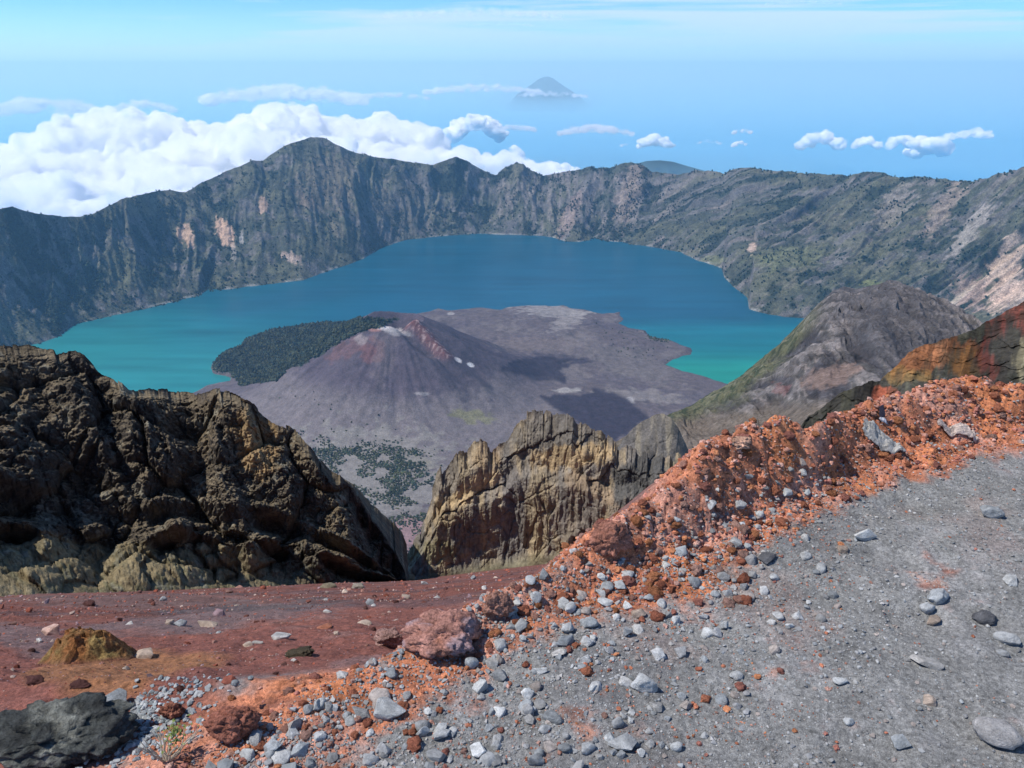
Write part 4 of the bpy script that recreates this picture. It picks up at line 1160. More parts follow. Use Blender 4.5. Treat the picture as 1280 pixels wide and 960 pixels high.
def pinkish(V, c, w):
    q = V / w
    n = fbm(q[:, 0] * 4, q[:, 1] * 4, q[:, 2] * 4, o=4, seed=305)
    c = mixc(c, (0.30, 0.22, 0.23), sstep(0.05, 0.3, n) * 0.8)
    c = mixc(c, (0.34, 0.125, 0.06), sstep(0.0, -0.25, q[:, 2] + 0.3 * n) * 0.8)
    return c


def mossy(V, c, w):
    q = V / w
    n = fbm(q[:, 0] * 6, q[:, 1] * 6, q[:, 2] * 6, o=5, seed=307)
    c = mixc(c, (0.29, 0.12, 0.045), sstep(0.0, 0.3, n) * 0.8)
    return mixc(c, (0.30, 0.23, 0.09), sstep(0.1, 0.35, -n) * 0.6)


big_rock('boulder', 68, 928, 152, 92, 'craggy', (0.062, 0.066, 0.060), 'big dark mottled boulder in the lower left corner', 'boulder', 311, M_boulder, colf=mottled, sink=0.1)
big_rock('boulder', 293, 908, 66, 56, 'craggy', (0.40, 0.16, 0.11), 'brick red boulder with a grey pebble on top beside the dry plant', 'boulder', 317, M_scoria)
big_rock('boulder', 216, 892, 30, 28, 'scoria', (0.24, 0.10, 0.065), 'small rusty boulder casting a shadow behind the dry plant', 'boulder', 319, M_scoria)
big_rock('scoria_lump', 556, 794, 104, 78, 'craggy', (0.33, 0.165, 0.13), 'big pinkish crumbly lump standing on the path edge', 'rock lump', 323, M_scoria, colf=pinkish, sink=0.22)
big_rock('scoria_lump', 622, 762, 40, 44, 'craggy', (0.38, 0.20, 0.15), 'pink lump joined to the right shoulder of the big crumbly lump', 'rock lump', 329, M_scoria, sink=0.1)
big_rock('scoria_lump', 485, 800, 40, 30, 'craggy', (0.28, 0.17, 0.145), 'dull pink clod left of the big crumbly lump', 'rock lump', 331, M_scoria, sink=0.1)
big_rock('scoria_lump', 762, 682, 58, 56, 'craggy', (0.38, 0.17, 0.12), 'pale salmon block ending the orange bank above the red slope', 'rock lump', 337, M_scoria, sink=0.1)


def earth_mound():
    p, sl = hit(90, 828)
    W = 118 * sl / F; H = 46 * sl / F
    th = np.linspace(0, 2 * math.pi, 140)[:, None]; q = np.linspace(0, 1.15, 90)[None, :]
    x = q * np.cos(th) * W * 0.5; y = q * np.sin(th) * W * 0.42
    e = 0.16 * fbm(x / W * 3.5, y / W * 3.5, o=4, seed=345)
    prof = 1 - sstep(0.22, 1.0, (q + e) * np.where(x > 0, 1.12, 0.95))
    f1, f2, rn = worley(x / (W * .06), y / (W * .06), 0.5, seed=41)
    g = gz(x + p[0], y + p[1] + W * .3)[0] - p[2]
    z = g - 0.01 + H * 0.72 * prof * (1 + 0.25 * fbm(x / W * 5, y / W * 5, o=4, seed=347)) + H * 0.16 * (rn - 0.4) * prof
    P = np.stack([x, y, z], -1)
    c = mossy(P.reshape(-1, 3), const_col(P[..., 0].size, (0.22, 0.12, 0.05)), W)
    c = mixc(c, (0.20, 0.085, 0.06), (1 - sstep(0.0, 0.3, prof)).reshape(-1))
    o = link('earth_mound', mesh_from('earth_mound', P, grid_faces(140, 90, True), c), M_scoria)
    o.location = (p[0], p[1] + W * .3, p[2])
    tag(o, 'yellow brown earth mound with a dark right side on the slope', 'mound')


earth_mound()
p, sl = hit(297, 893)
place_rock('stone', 'round', 3, 401, SLATE, M_stone, (p[0], p[1] + 0.02, p[2] + 0.085), (0.024, 0.022, 0.022), 'small slate pebble lying on top of the brick red boulder', 'stone', None, sink=0.2)
big_rock('scoria_lump', 924, 556, 34, 24, 'scoria', (0.40, 0.24, 0.17), 'tan lump near the top of the orange bank', 'rock lump', 347, M_scoria)

# ---- random stones: world-space density, the largest become objects, the rest gravel
def world_samples(n, x0, x1, y0, y1):
    return rng.uniform(x0, x1, n), rng.uniform(y0, y1, n)


def stone_field():
    x, y = world_samples(800000, -2.2, 4.2, 0.8, 5.0)
    z, sd, orange, h, fd = gz(x, y)
    px, py = project(x, y, z)
    keep = (px > -160) & (px < 1440) & (py < 1120) & (sd < 0.03)
    x, y, z, sd, orange, fd, px, py, h = (v[keep] for v in (x, y, z, sd, orange, fd, px, py, h))
    n = len(x)
    # the stony band lies just inside the orange rubble, thinning out towards the middle of the path
    band = np.exp(-(np.maximum(0, -fd - 0.05) / 0.42)) * (1 - sstep(0.0, 0.25, fd)) * (1 - 0.85 * sstep(0.75, 1.5, x))
    clump = sstep(-0.15, 0.3, fbm(x * 2.1, y * 2.1, o=3, seed=351))
    clump2 = sstep(0.0, 0.35, fbm(x * 1.2 + 9, y * 1.2, o=3, seed=352))
    dens = 0.17 + 0.9 * band * (0.35 + 0.65 * clump) + 0.16 * clump2
    dens *= (1 - 0.8 * sstep(0.05, 0.4, fd))
    k = rng.random(n) < dens * 0.62
    x, y, z, band, orange, fd, px, py = (v[k] for v in (x, y, z, band, orange, fd, px, py))
    n = len(x)
    u = rng.random(n)
    size = 0.0034 * (1 - u) ** (-0.46)
    size = np.minimum(size, np.where(band > 0.25, 0.040, 0.017)) * (0.8 + 0.5 * np.clip(band, 0, 1))
    return x, y, z, size, band, px, py


def in_photo(px, py):
    return (px > 5) & (px < 1275) & (py > 470) & (py < 955)


def merged(name, x, y, z, size, kinds, sub, mat, cols, label, sink=0.25, squash=(0.5, 0.85)):
    """one mesh of many small stones"""
    n = len(x)
    nv = 14
    protos = [rock_shape(kinds[i % len(kinds)], sub, 500 + i * 13) for i in range(nv)]
    which = rng.integers(0, nv, n)
    Vs, Fs, Cs, off = [], [], [], 0
    for k in range(nv):
        idx = np.where(which == k)[0]
        if len(idx) == 0: continue
        V, Fa = protos[k]
        a = rng.uniform(0, 2 * math.pi, len(idx)); ca, sa = np.cos(a), np.sin(a)
        sx = size[idx] * rng.uniform(0.8, 1.25, len(idx)) / 2; sy = size[idx] * rng.uniform(0.8, 1.25, len(idx)) / 2
        sz = size[idx] * rng.uniform(squash[0], squash[1], len(idx)) / 2
        q = V[None] * np.stack([sx, sy, sz], -1)[:, None, :]
        t = rng.uniform(-0.5, 0.5, len(idx))[:, None]
        qy = q[..., 1] * np.cos(t) - q[..., 2] * np.sin(t); qz = q[..., 1] * np.sin(t) + q[..., 2] * np.cos(t)
        qx = q[..., 0] * ca[:, None] - qy * sa[:, None]; qy2 = q[..., 0] * sa[:, None] + qy * ca[:, None]
        W = np.stack([qx + x[idx][:, None], qy2 + y[idx][:, None], qz + (z[idx] + sz * (1 - 2 * sink))[:, None]], -1)
        Vs.append(W.reshape(-1, 3))
        Fs.append((Fa[None] + (np.arange(len(idx)) * len(V))[:, None, None]).reshape(-1, 3) + off)
        off += len(idx) * len(V)
        cc = np.array(cols)[rng.integers(0, len(cols), len(idx))] * rng.uniform(0.75, 1.25, (len(idx), 1))
        Cs.append(np.repeat(cc, len(V), axis=0))
    o = link(name, mesh_from(name, np.vstack(Vs), np.vstack(Fs), np.vstack(Cs), smooth=False), mat)
    tag(o, label, kind='stuff')
    return o


GREYS = [GREY, SLATE, PALE, GREY, SLATE, (0.38, 0.38, 0.38), (0.43, 0.42, 0.40), (0.38, 0.33, 0.295), (0.47, 0.47, 0.46), (0.32, 0.32, 0.315)]
ORANGES = [(0.39, 0.148, 0.085), (0.40, 0.155, 0.09), (0.40, 0.21, 0.16), (0.35, 0.13, 0.08), (0.40, 0.165, 0.08), (0.36, 0.15, 0.115), (0.42, 0.25, 0.20)]
x, y, z, size, band, px, py = stone_field()
show = size * in_photo(px, py) / np.hypot(x, y)
order = np.argsort(-show)
ind = order[:215]; rest = order[215:]
for i in ind:
    isor = band[i] > 0.3 and rng.random() < 0.22
    col = ORANGES[rng.integers(0, len(ORANGES))] if isor else GREYS[rng.integers(0, len(GREYS))]
    inb = band[i] > 0.22
    if isor:
        kind, lab, grp = 'scoria', 'small orange scoria clod lying among the grey stones of the path edge', 'orange clods among the path stones'
    elif inb:
        kind, lab, grp = random.choice(('angular', 'round')), 'small grey stone in the stony band between the orange bank and open path', 'grey stones in the stony band'
    else:
        kind, lab, grp = random.choice(('angular', 'round')), 'small grey stone lying loose on the open ash path', 'loose grey stones on the open path'
    s = size[i]
    place_rock('stone' if not isor else 'scoria_clod', kind, 3, int(rng.integers(0, 10)), col, M_scoria if isor else M_stone, (x[i], y[i], z[i]), (s * rng.uniform(.85, 1.3), s * rng.uniform(.85, 1.1), s * rng.uniform(.6, .9)), lab, 'stone', grp, sink=0.36)
cm = rng.random(len(rest)) < np.where(band[rest] > 0.2, 0.2, 0.04)
g = rest[~cm]; q = rest[cm]
merged('gravel', x[g], y[g], z[g], size[g], ['angular', 'round'], 1, M_stone, [GREY, SLATE, SLATE, (0.30, 0.30, 0.30), (0.36, 0.35, 0.34), (0.25, 0.25, 0.25), (0.42, 0.42, 0.41), (0.34, 0.29, 0.26)], 'loose grey gravel strewn over the path')
merged('scoria_crumbs', x[q], y[q], z[q], size[q], ['scoria'], 2, M_scoria, ORANGES, 'orange crumbs mixed in the path gravel')


# ---- the orange bank: rubble heaped on the berm
def bank():
    x, y = world_samples(260000, -1.6, 4.2, 1.0, 5.2)
    z, sd, orange, h, fd = gz(x, y)
    px, py = project(x, y, z)
    nn = fbm(x * 3, y * 3, o=3, seed=361)
    dens = sstep(0.3, 0.9, orange + 0.5 * nn) * (0.25 + 0.75 * sstep(0.02, 0.12, h)) * np.where(sd > 0, 1 - sstep(0.05, 0.25, sd), 1)
    k = (rng.random(len(x)) < dens * 0.38) & (px > -160) & (px < 1440) & (py < 1100)
    x, y, z, h, sd, px, py, fd = (v[k] for v in (x, y, z, h, sd, px, py, fd))
    n = len(x)
    size = 0.0075 * (1 - rng.random(n)) ** (-0.5)
    size = np.minimum(size, np.where(h > 0.1, 0.05, 0.032))
    big = (size > 0.04) & (rng.random(n) < 0.6)
    size = np.where(big, 0.026, size)
    return x, y, z, size, h, px, py


x, y, z, size, h, px, py = bank()
show = size * in_photo(px, py) / np.hypot(x, y)
order = np.argsort(-show)
ind = order[:230]; rest = order[230:]
for i in ind:
    col = ORANGES[rng.integers(0, len(ORANGES))]
    s = size[i]
    lab = 'orange crumbly scoria chunk heaped on the bank beside the path' if h[i] > 0.1 else 'orange scoria clod on the low crumbling edge above the red slope'
    grp = 'scoria chunks of the orange bank' if h[i] > 0.1 else 'orange clods along the low path edge'
    place_rock('scoria_chunk', 'scoria', 3, 20 + int(rng.integers(0, 14)), col, M_scoria, (x[i], y[i], z[i]), (s * rng.uniform(.85, 1.3), s * rng.uniform(.85, 1.1), s * rng.uniform(.6, .9)), lab, 'scoria', grp, sink=0.38)
merged('scoria_rubble', x[rest], y[rest], z[rest], size[rest], ['scoria'], 2, M_scoria, ORANGES, 'fine orange rubble covering the bank', sink=0.35)


# ---- red slope: small stones
def slope_stones():
    u = rng.random(24000)
    r = 2.0 * (60 / 2.0) ** u
    az = rng.uniform(R(-48), R(8), 24000)
    x, y = polar(az, r)
    z, sd, orange, h, fd = gz(x, y)
    px, py = project(x, y, z)
    cl = sstep(-0.2, 0.25, fbm(x / r * 9, np.log(r) * 7, o=3, seed=371))
    k = (sd > 0.25) & (rng.random(len(x)) < (0.08 + 0.5 * cl) * (1 - 0.6 * sstep(12, 30, r))) & (px > -100) & (px < 800) & (r < 58 + 40 * sstep(-0.1, 0.1, x / y))
    x, y, z, r, px, py = (v[k] for v in (x, y, z, r, px, py))
    size = r * 0.0013 * (1 - rng.random(len(x))) ** (-0.42)
    size = np.minimum(size, r * 0.009)
    size = np.clip(size, 0.006, 0.30)
    return x, y, z, size, px, py


x, y, z, size, px, py = slope_stones()
REDS = [RED, MAROON, MAROON, TAN, (0.2, 0.08, 0.06), MAUVE, (0.25, 0.13, 0.10), WHITE, (0.14, 0.07, 0.06), GREY]
show = size * ((px > 5) & (px < 760) & (py > 700) & (py < 955)) / np.hypot(x, y)
order = np.argsort(-show)
ind = order[:85]; rest = order[85:]
SL = {0: 'dark red clod lying loose in the red ash', 1: 'dark red clod lying loose in the red ash', 2: 'dark red clod lying loose in the red ash', 4: 'dark red clod lying loose in the red ash', 8: 'dark red clod lying loose in the red ash'}
for i in ind:
    ci = int(rng.integers(0, len(REDS)))
    darkc = ci in SL
    lab = SL.get(ci, 'small pale stone lying loose in the red ash')
    s = size[i]
    place_rock('stone', 'scoria' if darkc else 'angular', 3, 40 + int(rng.integers(0, 10)), REDS[ci], M_scoria if darkc else M_stone, (x[i], y[i], z[i]), (s * 1.2, s, s * rng.uniform(.6, .9)), lab, 'stone', 'dark clods in the red ash' if darkc else 'small pale stones in the red ash', sink=0.3)
merged('slope_gravel', x[rest], y[rest], z[rest], size[rest], ['angular', 'scoria'], 1, M_scoria, [RED, MAROON, (0.2, 0.08, 0.06), MAUVE, (0.25, 0.13, 0.10), (0.14, 0.07, 0.06), (0.24, 0.11, 0.09), (0.33, 0.25, 0.21)], 'fine stones strewn over the red slope')

# grey gravel pocket behind the big dark boulder
p0, sl0 = hit(178, 905)
n = 700
x = p0[0] + rng.normal(0, 0.09, n); y = p0[1] + rng.normal(0, 0.10, n)
z = gz(x, y)[0]
merged('gravel', x, y, z, rng.uniform(0.007, 0.02, n), ['angular', 'round'], 1, M_stone, [SLATE, GREY, (0.24, 0.27, 0.28)], 'grey gravel pocket beside the dark boulder')


# ------------------------------------------------------------------ dry plant
def simple_mat(name, col, rough=0.8, spec=0.2):
    return attr_mat(name, [(60, 0.7, 1.3, 4)], rough=rough, spec=spec, flat=col)


def tube(bm, pts, r0, r1, sides=6):
    rings = []
    for i, p in enumerate(pts):
        p = np.array(p); a = np.array(pts[max(0, i - 1)]); b = np.array(pts[min(len(pts) - 1, i + 1)])
        d = b - a; d = d / (np.linalg.norm(d) + 1e-9)
        u = np.cross(d, (0.3, 0.9, 0.1)); u /= np.linalg.norm(u) + 1e-9; v = np.cross(d, u)
        rr = r0 + (r1 - r0) * i / (len(pts) - 1)
        rings.append([bm.verts.new(p + rr * (math.cos(6.283 * k / sides) * u + math.sin(6.283 * k / sides) * v)) for k in range(sides)])
    for a, b in zip(rings, rings[1:]):
        for k in range(sides):
            bm.faces.new((a[k], a[(k + 1) % sides], b[(k + 1) % sides], b[k]))
    bm.faces.new(rings[0][::-1]); bm.faces.new(rings[-1])


def dry_plant():
    p, sl = hit(208, 952)
    root = bpy.data.objects.new('dry_plant', None); COL.objects.link(root); root.location = p
    tag(root, 'dry twiggy plant with pale stems and a few green leaves beside the dark boulder', 'plant')
    M_t = simple_mat('dry_twig', (0.40, 0.33, 0.25)); M_g = simple_mat('plant_leaf', (0.16, 0.20, 0.05), 0.6)
    r = random.Random(4)
    bm = bmesh.new()
    tips = []
    for k in range(13):
        a = r.uniform(0, 6.28); L = r.uniform(0.05, 0.13); lean = r.uniform(0.3, 0.9)
        pts = []
        for j in range(6):
            t = j / 5
            pts.append((math.cos(a) * lean * L * t + r.uniform(-.004, .004), math.sin(a) * lean * L * t * 0.6, L * t * (1 - 0.2 * t) - 0.01))
        tube(bm, pts, 0.0026, 0.0012)
        tips.append(pts[-1])
        for b in range(2):
            j = r.randint(2, 4); q = pts[j]; a2 = a + r.uniform(-1, 1); l2 = L * 0.4
            tube(bm, [q, (q[0] + math.cos(a2) * l2 * .3, q[1] + math.sin(a2) * l2 * .3, q[2] + l2 * .3), (q[0] + math.cos(a2) * l2 * .6, q[1] + math.sin(a2) * l2 * .5, q[2] + l2 * .75)], 0.0016, 0.0009)
    me = bpy.data.meshes.new('twigs'); bm.to_mesh(me); bm.free()
    link('twigs', me, M_t, root)
    bm = bmesh.new()
    for k in range(150):
        a = r.uniform(0, 6.28); rad = abs(r.gauss(0, 0.022)); zz = r.uniform(0.03, 0.085)
        c = np.array((0.02 + math.cos(a) * rad, 0.03 + math.sin(a) * rad, zz))
        l = r.uniform(0.007, 0.014); th = r.uniform(0, 6.28); ph = r.uniform(-0.3, 1.2)
        d = np.array((math.cos(th) * math.cos(ph), math.sin(th) * math.cos(ph), math.sin(ph)))
        s = np.cross(d, (0, 0, 1)); s /= np.linalg.norm(s) + 1e-9
        up = np.cross(s, d)
        v = [bm.verts.new(c), bm.verts.new(c + d * l * .5 + s * l * .22), bm.verts.new(c + d * l), bm.verts.new(c + d * l * .5 - s * l * .22), bm.verts.new(c + d * l * .5 + up * 0.0012)]
        bm.faces.new((v[0], v[1], v[4])); bm.faces.new((v[1], v[2], v[4])); bm.faces.new((v[2], v[3], v[4])); bm.faces.new((v[3], v[0], v[4]))
    me = bpy.data.meshes.new('leaves'); bm.to_mesh(me); bm.free()
    link('leaves', me, M_g, root)


dry_plant()


# ------------------------------------------------------------------ litter on the bank
def rag(name, px, py, w, h, ang, col, label, cat, seed, fold=0.35, taper=0.0):
    p, sl = hit(px, py)
    m = sl / F
    W, H = w * m, h * m * 0.55
    nx, ny = 70, 44
    u, v = np.meshgrid(np.linspace(-1, 1, nx), np.linspace(-1, 1, ny))
    k = 1 / np.sqrt(np.maximum(1, (np.abs(u) ** 3 + np.abs(v) ** 3) ** (2 / 3)))
    edge = 1 + 0.22 * fbm(u * 1.5 + seed, v * 1.5, o=3, seed=seed)
    x = u * k * edge * W / 2; y = v * k * edge * H / 2 * (1 - taper * u)
    a = R(ang)
    X = x * math.cos(a) - y * math.sin(a); Y = x * math.sin(a) + y * math.cos(a)
    f = ridged(u * 1.6 + seed, v * 1.3 + 0.5 * u, o=3, seed=seed + 1)
    g = gz(X + p[0], Y + p[1])[0] - p[2]
    Z = g + 0.02 + fold * W * 0.16 * (f + 0.55) * (1 - 0.6 * np.maximum(np.abs(u), np.abs(v)) ** 4)
    P = np.stack([X, Y, Z], -1); Q = P - np.array((0, 0, 0.006))
    i = np.arange(nx * ny).reshape(ny, nx); n = nx * ny
    border = np.concatenate([i[0, :], i[1:, -1], i[-1, -2::-1], i[-2:0:-1, 0]])
    nb = np.roll(border, -1)
    Fa = np.vstack([grid_faces(ny, nx), grid_faces(ny, nx, True) + n, np.stack([border, border + n, nb + n, nb], -1)])
    nn = fbm(u * 3 + seed, v * 3, o=4, seed=seed + 2)
    c = np.zeros((ny, nx, 3)) + np.array(col)
    c = mixc(c, tuple(q * 0.45 for q in col), sstep(0.05, 0.3, nn) * 0.7)
    me = mesh_from(name, np.vstack([P.reshape(-1, 3), Q.reshape(-1, 3)]), Fa, np.vstack([c.reshape(-1, 3)] * 2))
    o = link(name, me, M_rag)
    o.location = p
    tag(o, label, cat)


M_rag = attr_mat('dirty_fabric', [(30, 0.8, 1.2, 4), (160, 0.75, 1.25, 3)], rough=0.85, bump=[(90, 0.5, 0.006)], spec=0.2)
rag('crumpled_rag', 1102, 560, 50, 24, -14, (0.36, 0.345, 0.32), 'crumpled grey rag lying on the orange bank', 'rag', 3, fold=0.6)
rag('paper_scrap', 1195, 543, 44, 12, -4, (0.52, 0.42, 0.36), 'dirty cream scrap lying flat on the orange bank', 'scrap', 8, fold=0.35, taper=-0.4)
rag('wrapper', 1103, 530, 10, 6, 10, (0.62, 0.60, 0.62), 'small white crumpled wrapper below a dark shard on the bank', 'wrapper', 12, fold=0.7)
p, sl = hit(1101, 523)
place_rock('shard', 'angular', 3, 77, (0.045, 0.04, 0.06), M_stone, p, (0.03, 0.02, 0.075), 'dark upright shard sticking out of the orange bank', 'shard', None, sink=0.2, rz=0.3, tilt=0.3)


# ------------------------------------------------------------------ sea, far island peak, far hills
EARTH = 7.4e6
ZSEA = -3650.0


def sea():
    m, nt, N, L, B = new_mat('sea_water')
    B.inputs['Base Color'].default_value = (0.02, 0.09, 0.17, 1)
    B.inputs['Roughness'].default_value = 0.3; B.inputs['IOR'].default_value = 1.33
    tc = N.new('ShaderNodeTexCoord'); nz = N.new('ShaderNodeTexNoise'); nz.inputs['Scale'].default_value = 0.0004; nz.inputs['Detail'].default_value = 6
    L.new(tc.outputs['Object'], nz.inputs['Vector'])
    rp = N.new('ShaderNodeValToRGB'); rp.color_ramp.elements[0].color = (0.055, 0.29, 0.51, 1); rp.color_ramp.elements[1].color = (0.085, 0.35, 0.57, 1)  # pale blues carry the brightness of haze over the water
    L.new(nz.outputs['Fac'], rp.inputs['Fac']); L.new(rp.outputs['Color'], B.inputs['Base Color'])
    az = np.linspace(R(-75), R(75), 160); rr = np.exp(np.linspace(math.log(9000), math.log(300000), 160))
    A, RR = np.meshgrid(az, rr)
    X, Y = polar(A, RR)
    Z = ZSEA - RR ** 2 / (2 * EARTH)
    o = link('sea', mesh_from('sea', np.stack([X, Y, Z], -1), grid_faces(160, 160)), m)
    tag(o, kind='structure')


sea()

M_far = attr_mat('far_forest', [(0.004, 0.8, 1.2, 4)], flat=(0.035, 0.05, 0.04), spec=0.05)


def far_mountain(name, trace, D, depth, seed, zbot):
    tr = to_r(trace)
    ca, ct = az_of(tr[:, 0], tr[:, 1])
    n, m = 200, 60
    az = np.linspace(ca[0], ca[-1], n)
    zc = np.interp(az, ca, ct) * D
    s = np.linspace(-1, 1, m)[:, None]
    zz = zbot + (zc - zbot) * (1 - np.abs(s)) ** 1.15
    r = D + s * depth + 0 * zz
    A = az[None, :] * D + 0 * zz
    zz = zz + (zc - zbot) * 0.05 * (1 - np.abs(s)) * np.abs(s) * 4 * ridged(A / (0.25 * depth), s * 2.0, o=4, seed=seed)
    X, Y = polar(az[None, :] + 0 * r, r)
    o = link(name, mesh_from(name, np.stack([X, Y, zz], -1), grid_faces(m, n)), M_far)
    tag(o, kind='structure')


far_mountain('volcano_island', [(618, 150), (636, 128), (647, 117), (655, 111), (663, 106), (672, 99), (679, 95.5), (686, 95), (692, 97.5), (702, 105), (711, 111), (720, 117), (733, 128), (752, 150)], 92000, 12000, 401, ZSEA - 92000 ** 2 / (2 * EARTH) + 30)
far_mountain('distant_hills', [(640, 224), (666, 214), (676, 204), (684, 207), (694, 209), (704, 214), (712, 211), (725, 218), (745, 224)], 28000, 1800, 403, ZSEA - 80)
far_mountain('distant_hills', [(735, 224), (770, 211), (790, 206), (808, 201), (825, 200), (842, 202), (858, 207), (880, 213), (900, 218), (940, 215), (985, 215), (1010, 218), (1040, 224)], 28500, 1800, 405, ZSEA - 80)


# ------------------------------------------------------------------ clouds
def vapour(name, dens, col, scale, lo, hi, zs=1.0):
    m = bpy.data.materials.new(name); m.use_nodes = True
    nt = m.node_tree; N, L = nt.nodes, nt.links; N.clear()
    out = N.new('ShaderNodeOutputMaterial'); v = N.new('ShaderNodeVolumeScatter')
    v.inputs['Color'].default_value = (*col, 1)
    tc = N.new('ShaderNodeTexCoord'); mp = N.new('ShaderNodeMapping'); mp.inputs['Scale'].default_value = (1, 1, zs)
    nz = N.new('ShaderNodeTexNoise'); nz.inputs['Scale'].default_value = scale; nz.inputs['Detail'].default_value = 6; nz.inputs['Roughness'].default_value = 0.62
    mr = N.new('ShaderNodeMapRange'); mr.inputs['From Min'].default_value = lo; mr.inputs['From Max'].default_value = hi; mr.inputs['To Max'].default_value = dens
    L.new(tc.outputs['Object'], mp.inputs[0]); L.new(mp.outputs[0], nz.inputs['Vector']); L.new(nz.outputs['Fac'], mr.inputs['Value'])
    L.new(mr.outputs[0], v.inputs['Density']); L.new(v.outputs[0], out.inputs['Volume'])
    return m


M_cloud = vapour('cloud_bank_vapour', 0.022, (1, 1, 1), 0.0030, 0.40, 0.66)
M_puff = vapour('cumulus_vapour', 0.022, (1, 1, 1), 0.0026, 0.40, 0.56)
M_wisp = vapour('thin_cloud_vapour', 0.009, (1, 1, 1), 0.0013, 0.46, 0.66, 2.2)
M_grey = vapour('grey_cloud_vapour', 0.003, (0.35, 0.42, 0.48), 0.0007, 0.36, 0.62, 3.0)


def puffs_mesh(name, balls, voxel, amp):
    """balls: (x, y, z, r) merged by a voxel remesh, then billowed"""
    r = np.random.default_rng(len(balls))
    V, Fa = ICO[2]
    kids = []
    for (x, y, z, q) in balls:                       # cauliflower heads on every ball
        for _ in range(8):
            d = r.normal(size=3); d[2] = abs(d[2]) * 0.8 + 0.05; d /= np.linalg.norm(d)
            k = q * r.uniform(0.28, 0.6)
            kids.append((x + d[0] * q * 0.9, y + d[1] * q * 0.9, z + d[2] * q * 0.75, k))
    B = np.array(list(balls) + kids)
    W = V[None] * B[:, None, 3:4] * np.array((1, 1, 0.8)) + B[:, None, :3]
    FF = (Fa[None] + (np.arange(len(B)) * len(V))[:, None, None]).reshape(-1, 3)
    me = mesh_from(name, W, FF, None)
    o = bpy.data.objects.new(name, me); COL.objects.link(o)
    md = o.modifiers.new('r', 'REMESH'); md.mode = 'VOXEL'; md.voxel_size = voxel
    dg = bpy.context.evaluated_depsgraph_get()
    ev = bpy.data.meshes.new_from_object(o.evaluated_get(dg))
    bpy.data.objects.remove(o); bpy.data.meshes.remove(me)
    n = len(ev.vertices)
    co = np.zeros(n * 3, dtype=np.float32); ev.vertices.foreach_get('co', co); co = co.reshape(-1, 3).astype(np.float64)
    no = np.zeros(n * 3, dtype=np.float32); ev.vertices.foreach_get('normal', no); no = no.reshape(-1, 3)
    s = amp
    b = billow(co[:, 0] / (s * 3.2), co[:, 1] / (s * 3.2), co[:, 2] / (s * 3.2), o=6, g=0.62, seed=411)
    f = fbm(co[:, 0] / (s * 6), co[:, 1] / (s * 6), co[:, 2] / (s * 6), o=3, seed=413)
    co = co + no * (amp * (1.5 * (b - 0.5) + 0.7 * f))[:, None]
    ev.vertices.foreach_set('co', co.astype(np.float32).ravel())
    ev.polygons.foreach_set('use_smooth', np.ones(len(ev.polygons), dtype=bool))
    ev.update()
    return ev


def bank_row(trace, D, spread, thick, n, seed, r0):
    r = random.Random(seed)
    tr = to_r(trace)
    balls = []
    while len(balls) < n:
        px = r.uniform(tr[0, 0], tr[-1, 0])
        py = np.interp(px, tr[:, 0], tr[:, 1])
        d = D + r.gauss(0, spread)
        rad = r0 * r.uniform(0.5, 1.25)
        dep = abs(r.gauss(0, 1)) * thick
        x, y, z = (float(v) for v in at_d(px, py, d))
        balls.append((x, y, z - rad * 0.8 - dep, rad))
    return balls


row_far = bank_row([(-140, 200), (-60, 195), (0, 190), (30, 172), (50, 162), (70, 150), (100, 142), (130, 138), (165, 132), (195, 138), (215, 146), (250, 152), (278, 153), (300, 147), (335, 136), (365, 128), (392, 136), (405, 146), (440, 149), (470, 144), (482, 139), (495, 146), (508, 140), (522, 149), (545, 158)], 21200, 600, 360, 420, 1, 360)
row_mid = bank_row([(-140, 215), (0, 196), (60, 186), (120, 188), (200, 178), (260, 168), (320, 160), (380, 168), (450, 176), (520, 182), (560, 186), (610, 184), (650, 190), (690, 200), (720, 212)], 18200, 700, 360, 380, 2, 380)
row_near = bank_row([(-140, 230), (0, 222), (60, 214), (130, 222), (200, 206), (260, 216), (320, 200), (380, 210), (450, 214)], 15500, 700, 330, 320, 3, 320)
row_low = bank_row([(-140, 246), (0, 240), (80, 250), (130, 244), (180, 232), (260, 236), (330, 230)], 13000, 400, 240, 220, 5, 230)
for nm, rows, vx, amp in (('cloud_bank', row_far + row_mid, 55, 170), ('cloud_bank', row_near + row_low, 45, 130)):
    o = link(nm, puffs_mesh(nm, rows, vx, amp), M_cloud)
    tag(o, 'thick white cloud bank behind the left crater rim', kind='stuff')


def small_cloud(px, py, w, h, D, label, seed, n=34, wisp=False):
    r = random.Random(seed)
    m = D / F
    h = h * (1.25 if wisp is True else 1.2); w = w * (1.15 if wisp else 1.05)
    balls = []
    if wisp is True: n *= 5
    for k in range(n):
        u = r.uniform(-1, 1)
        hh = (1 - abs(u) ** 1.6) * r.uniform(0.35, 1)
        x, y, z = (float(v) for v in at_d(px + u * w * 0.46, py + h * 0.5 - hh * h * 0.62, D + r.gauss(0, w * m * 0.25)))
        balls.append((x, y, z, m * h * r.uniform(0.12, 0.34)))
    vx = max(m * 0.9, m * h * 0.04)
    o = link('cloud', puffs_mesh('cloud', balls, vx, m * h * 0.11), {False: M_puff, True: M_wisp, 'grey': M_grey}[wisp])
    tag(o, label, 'cloud', 'small clouds over the sea')


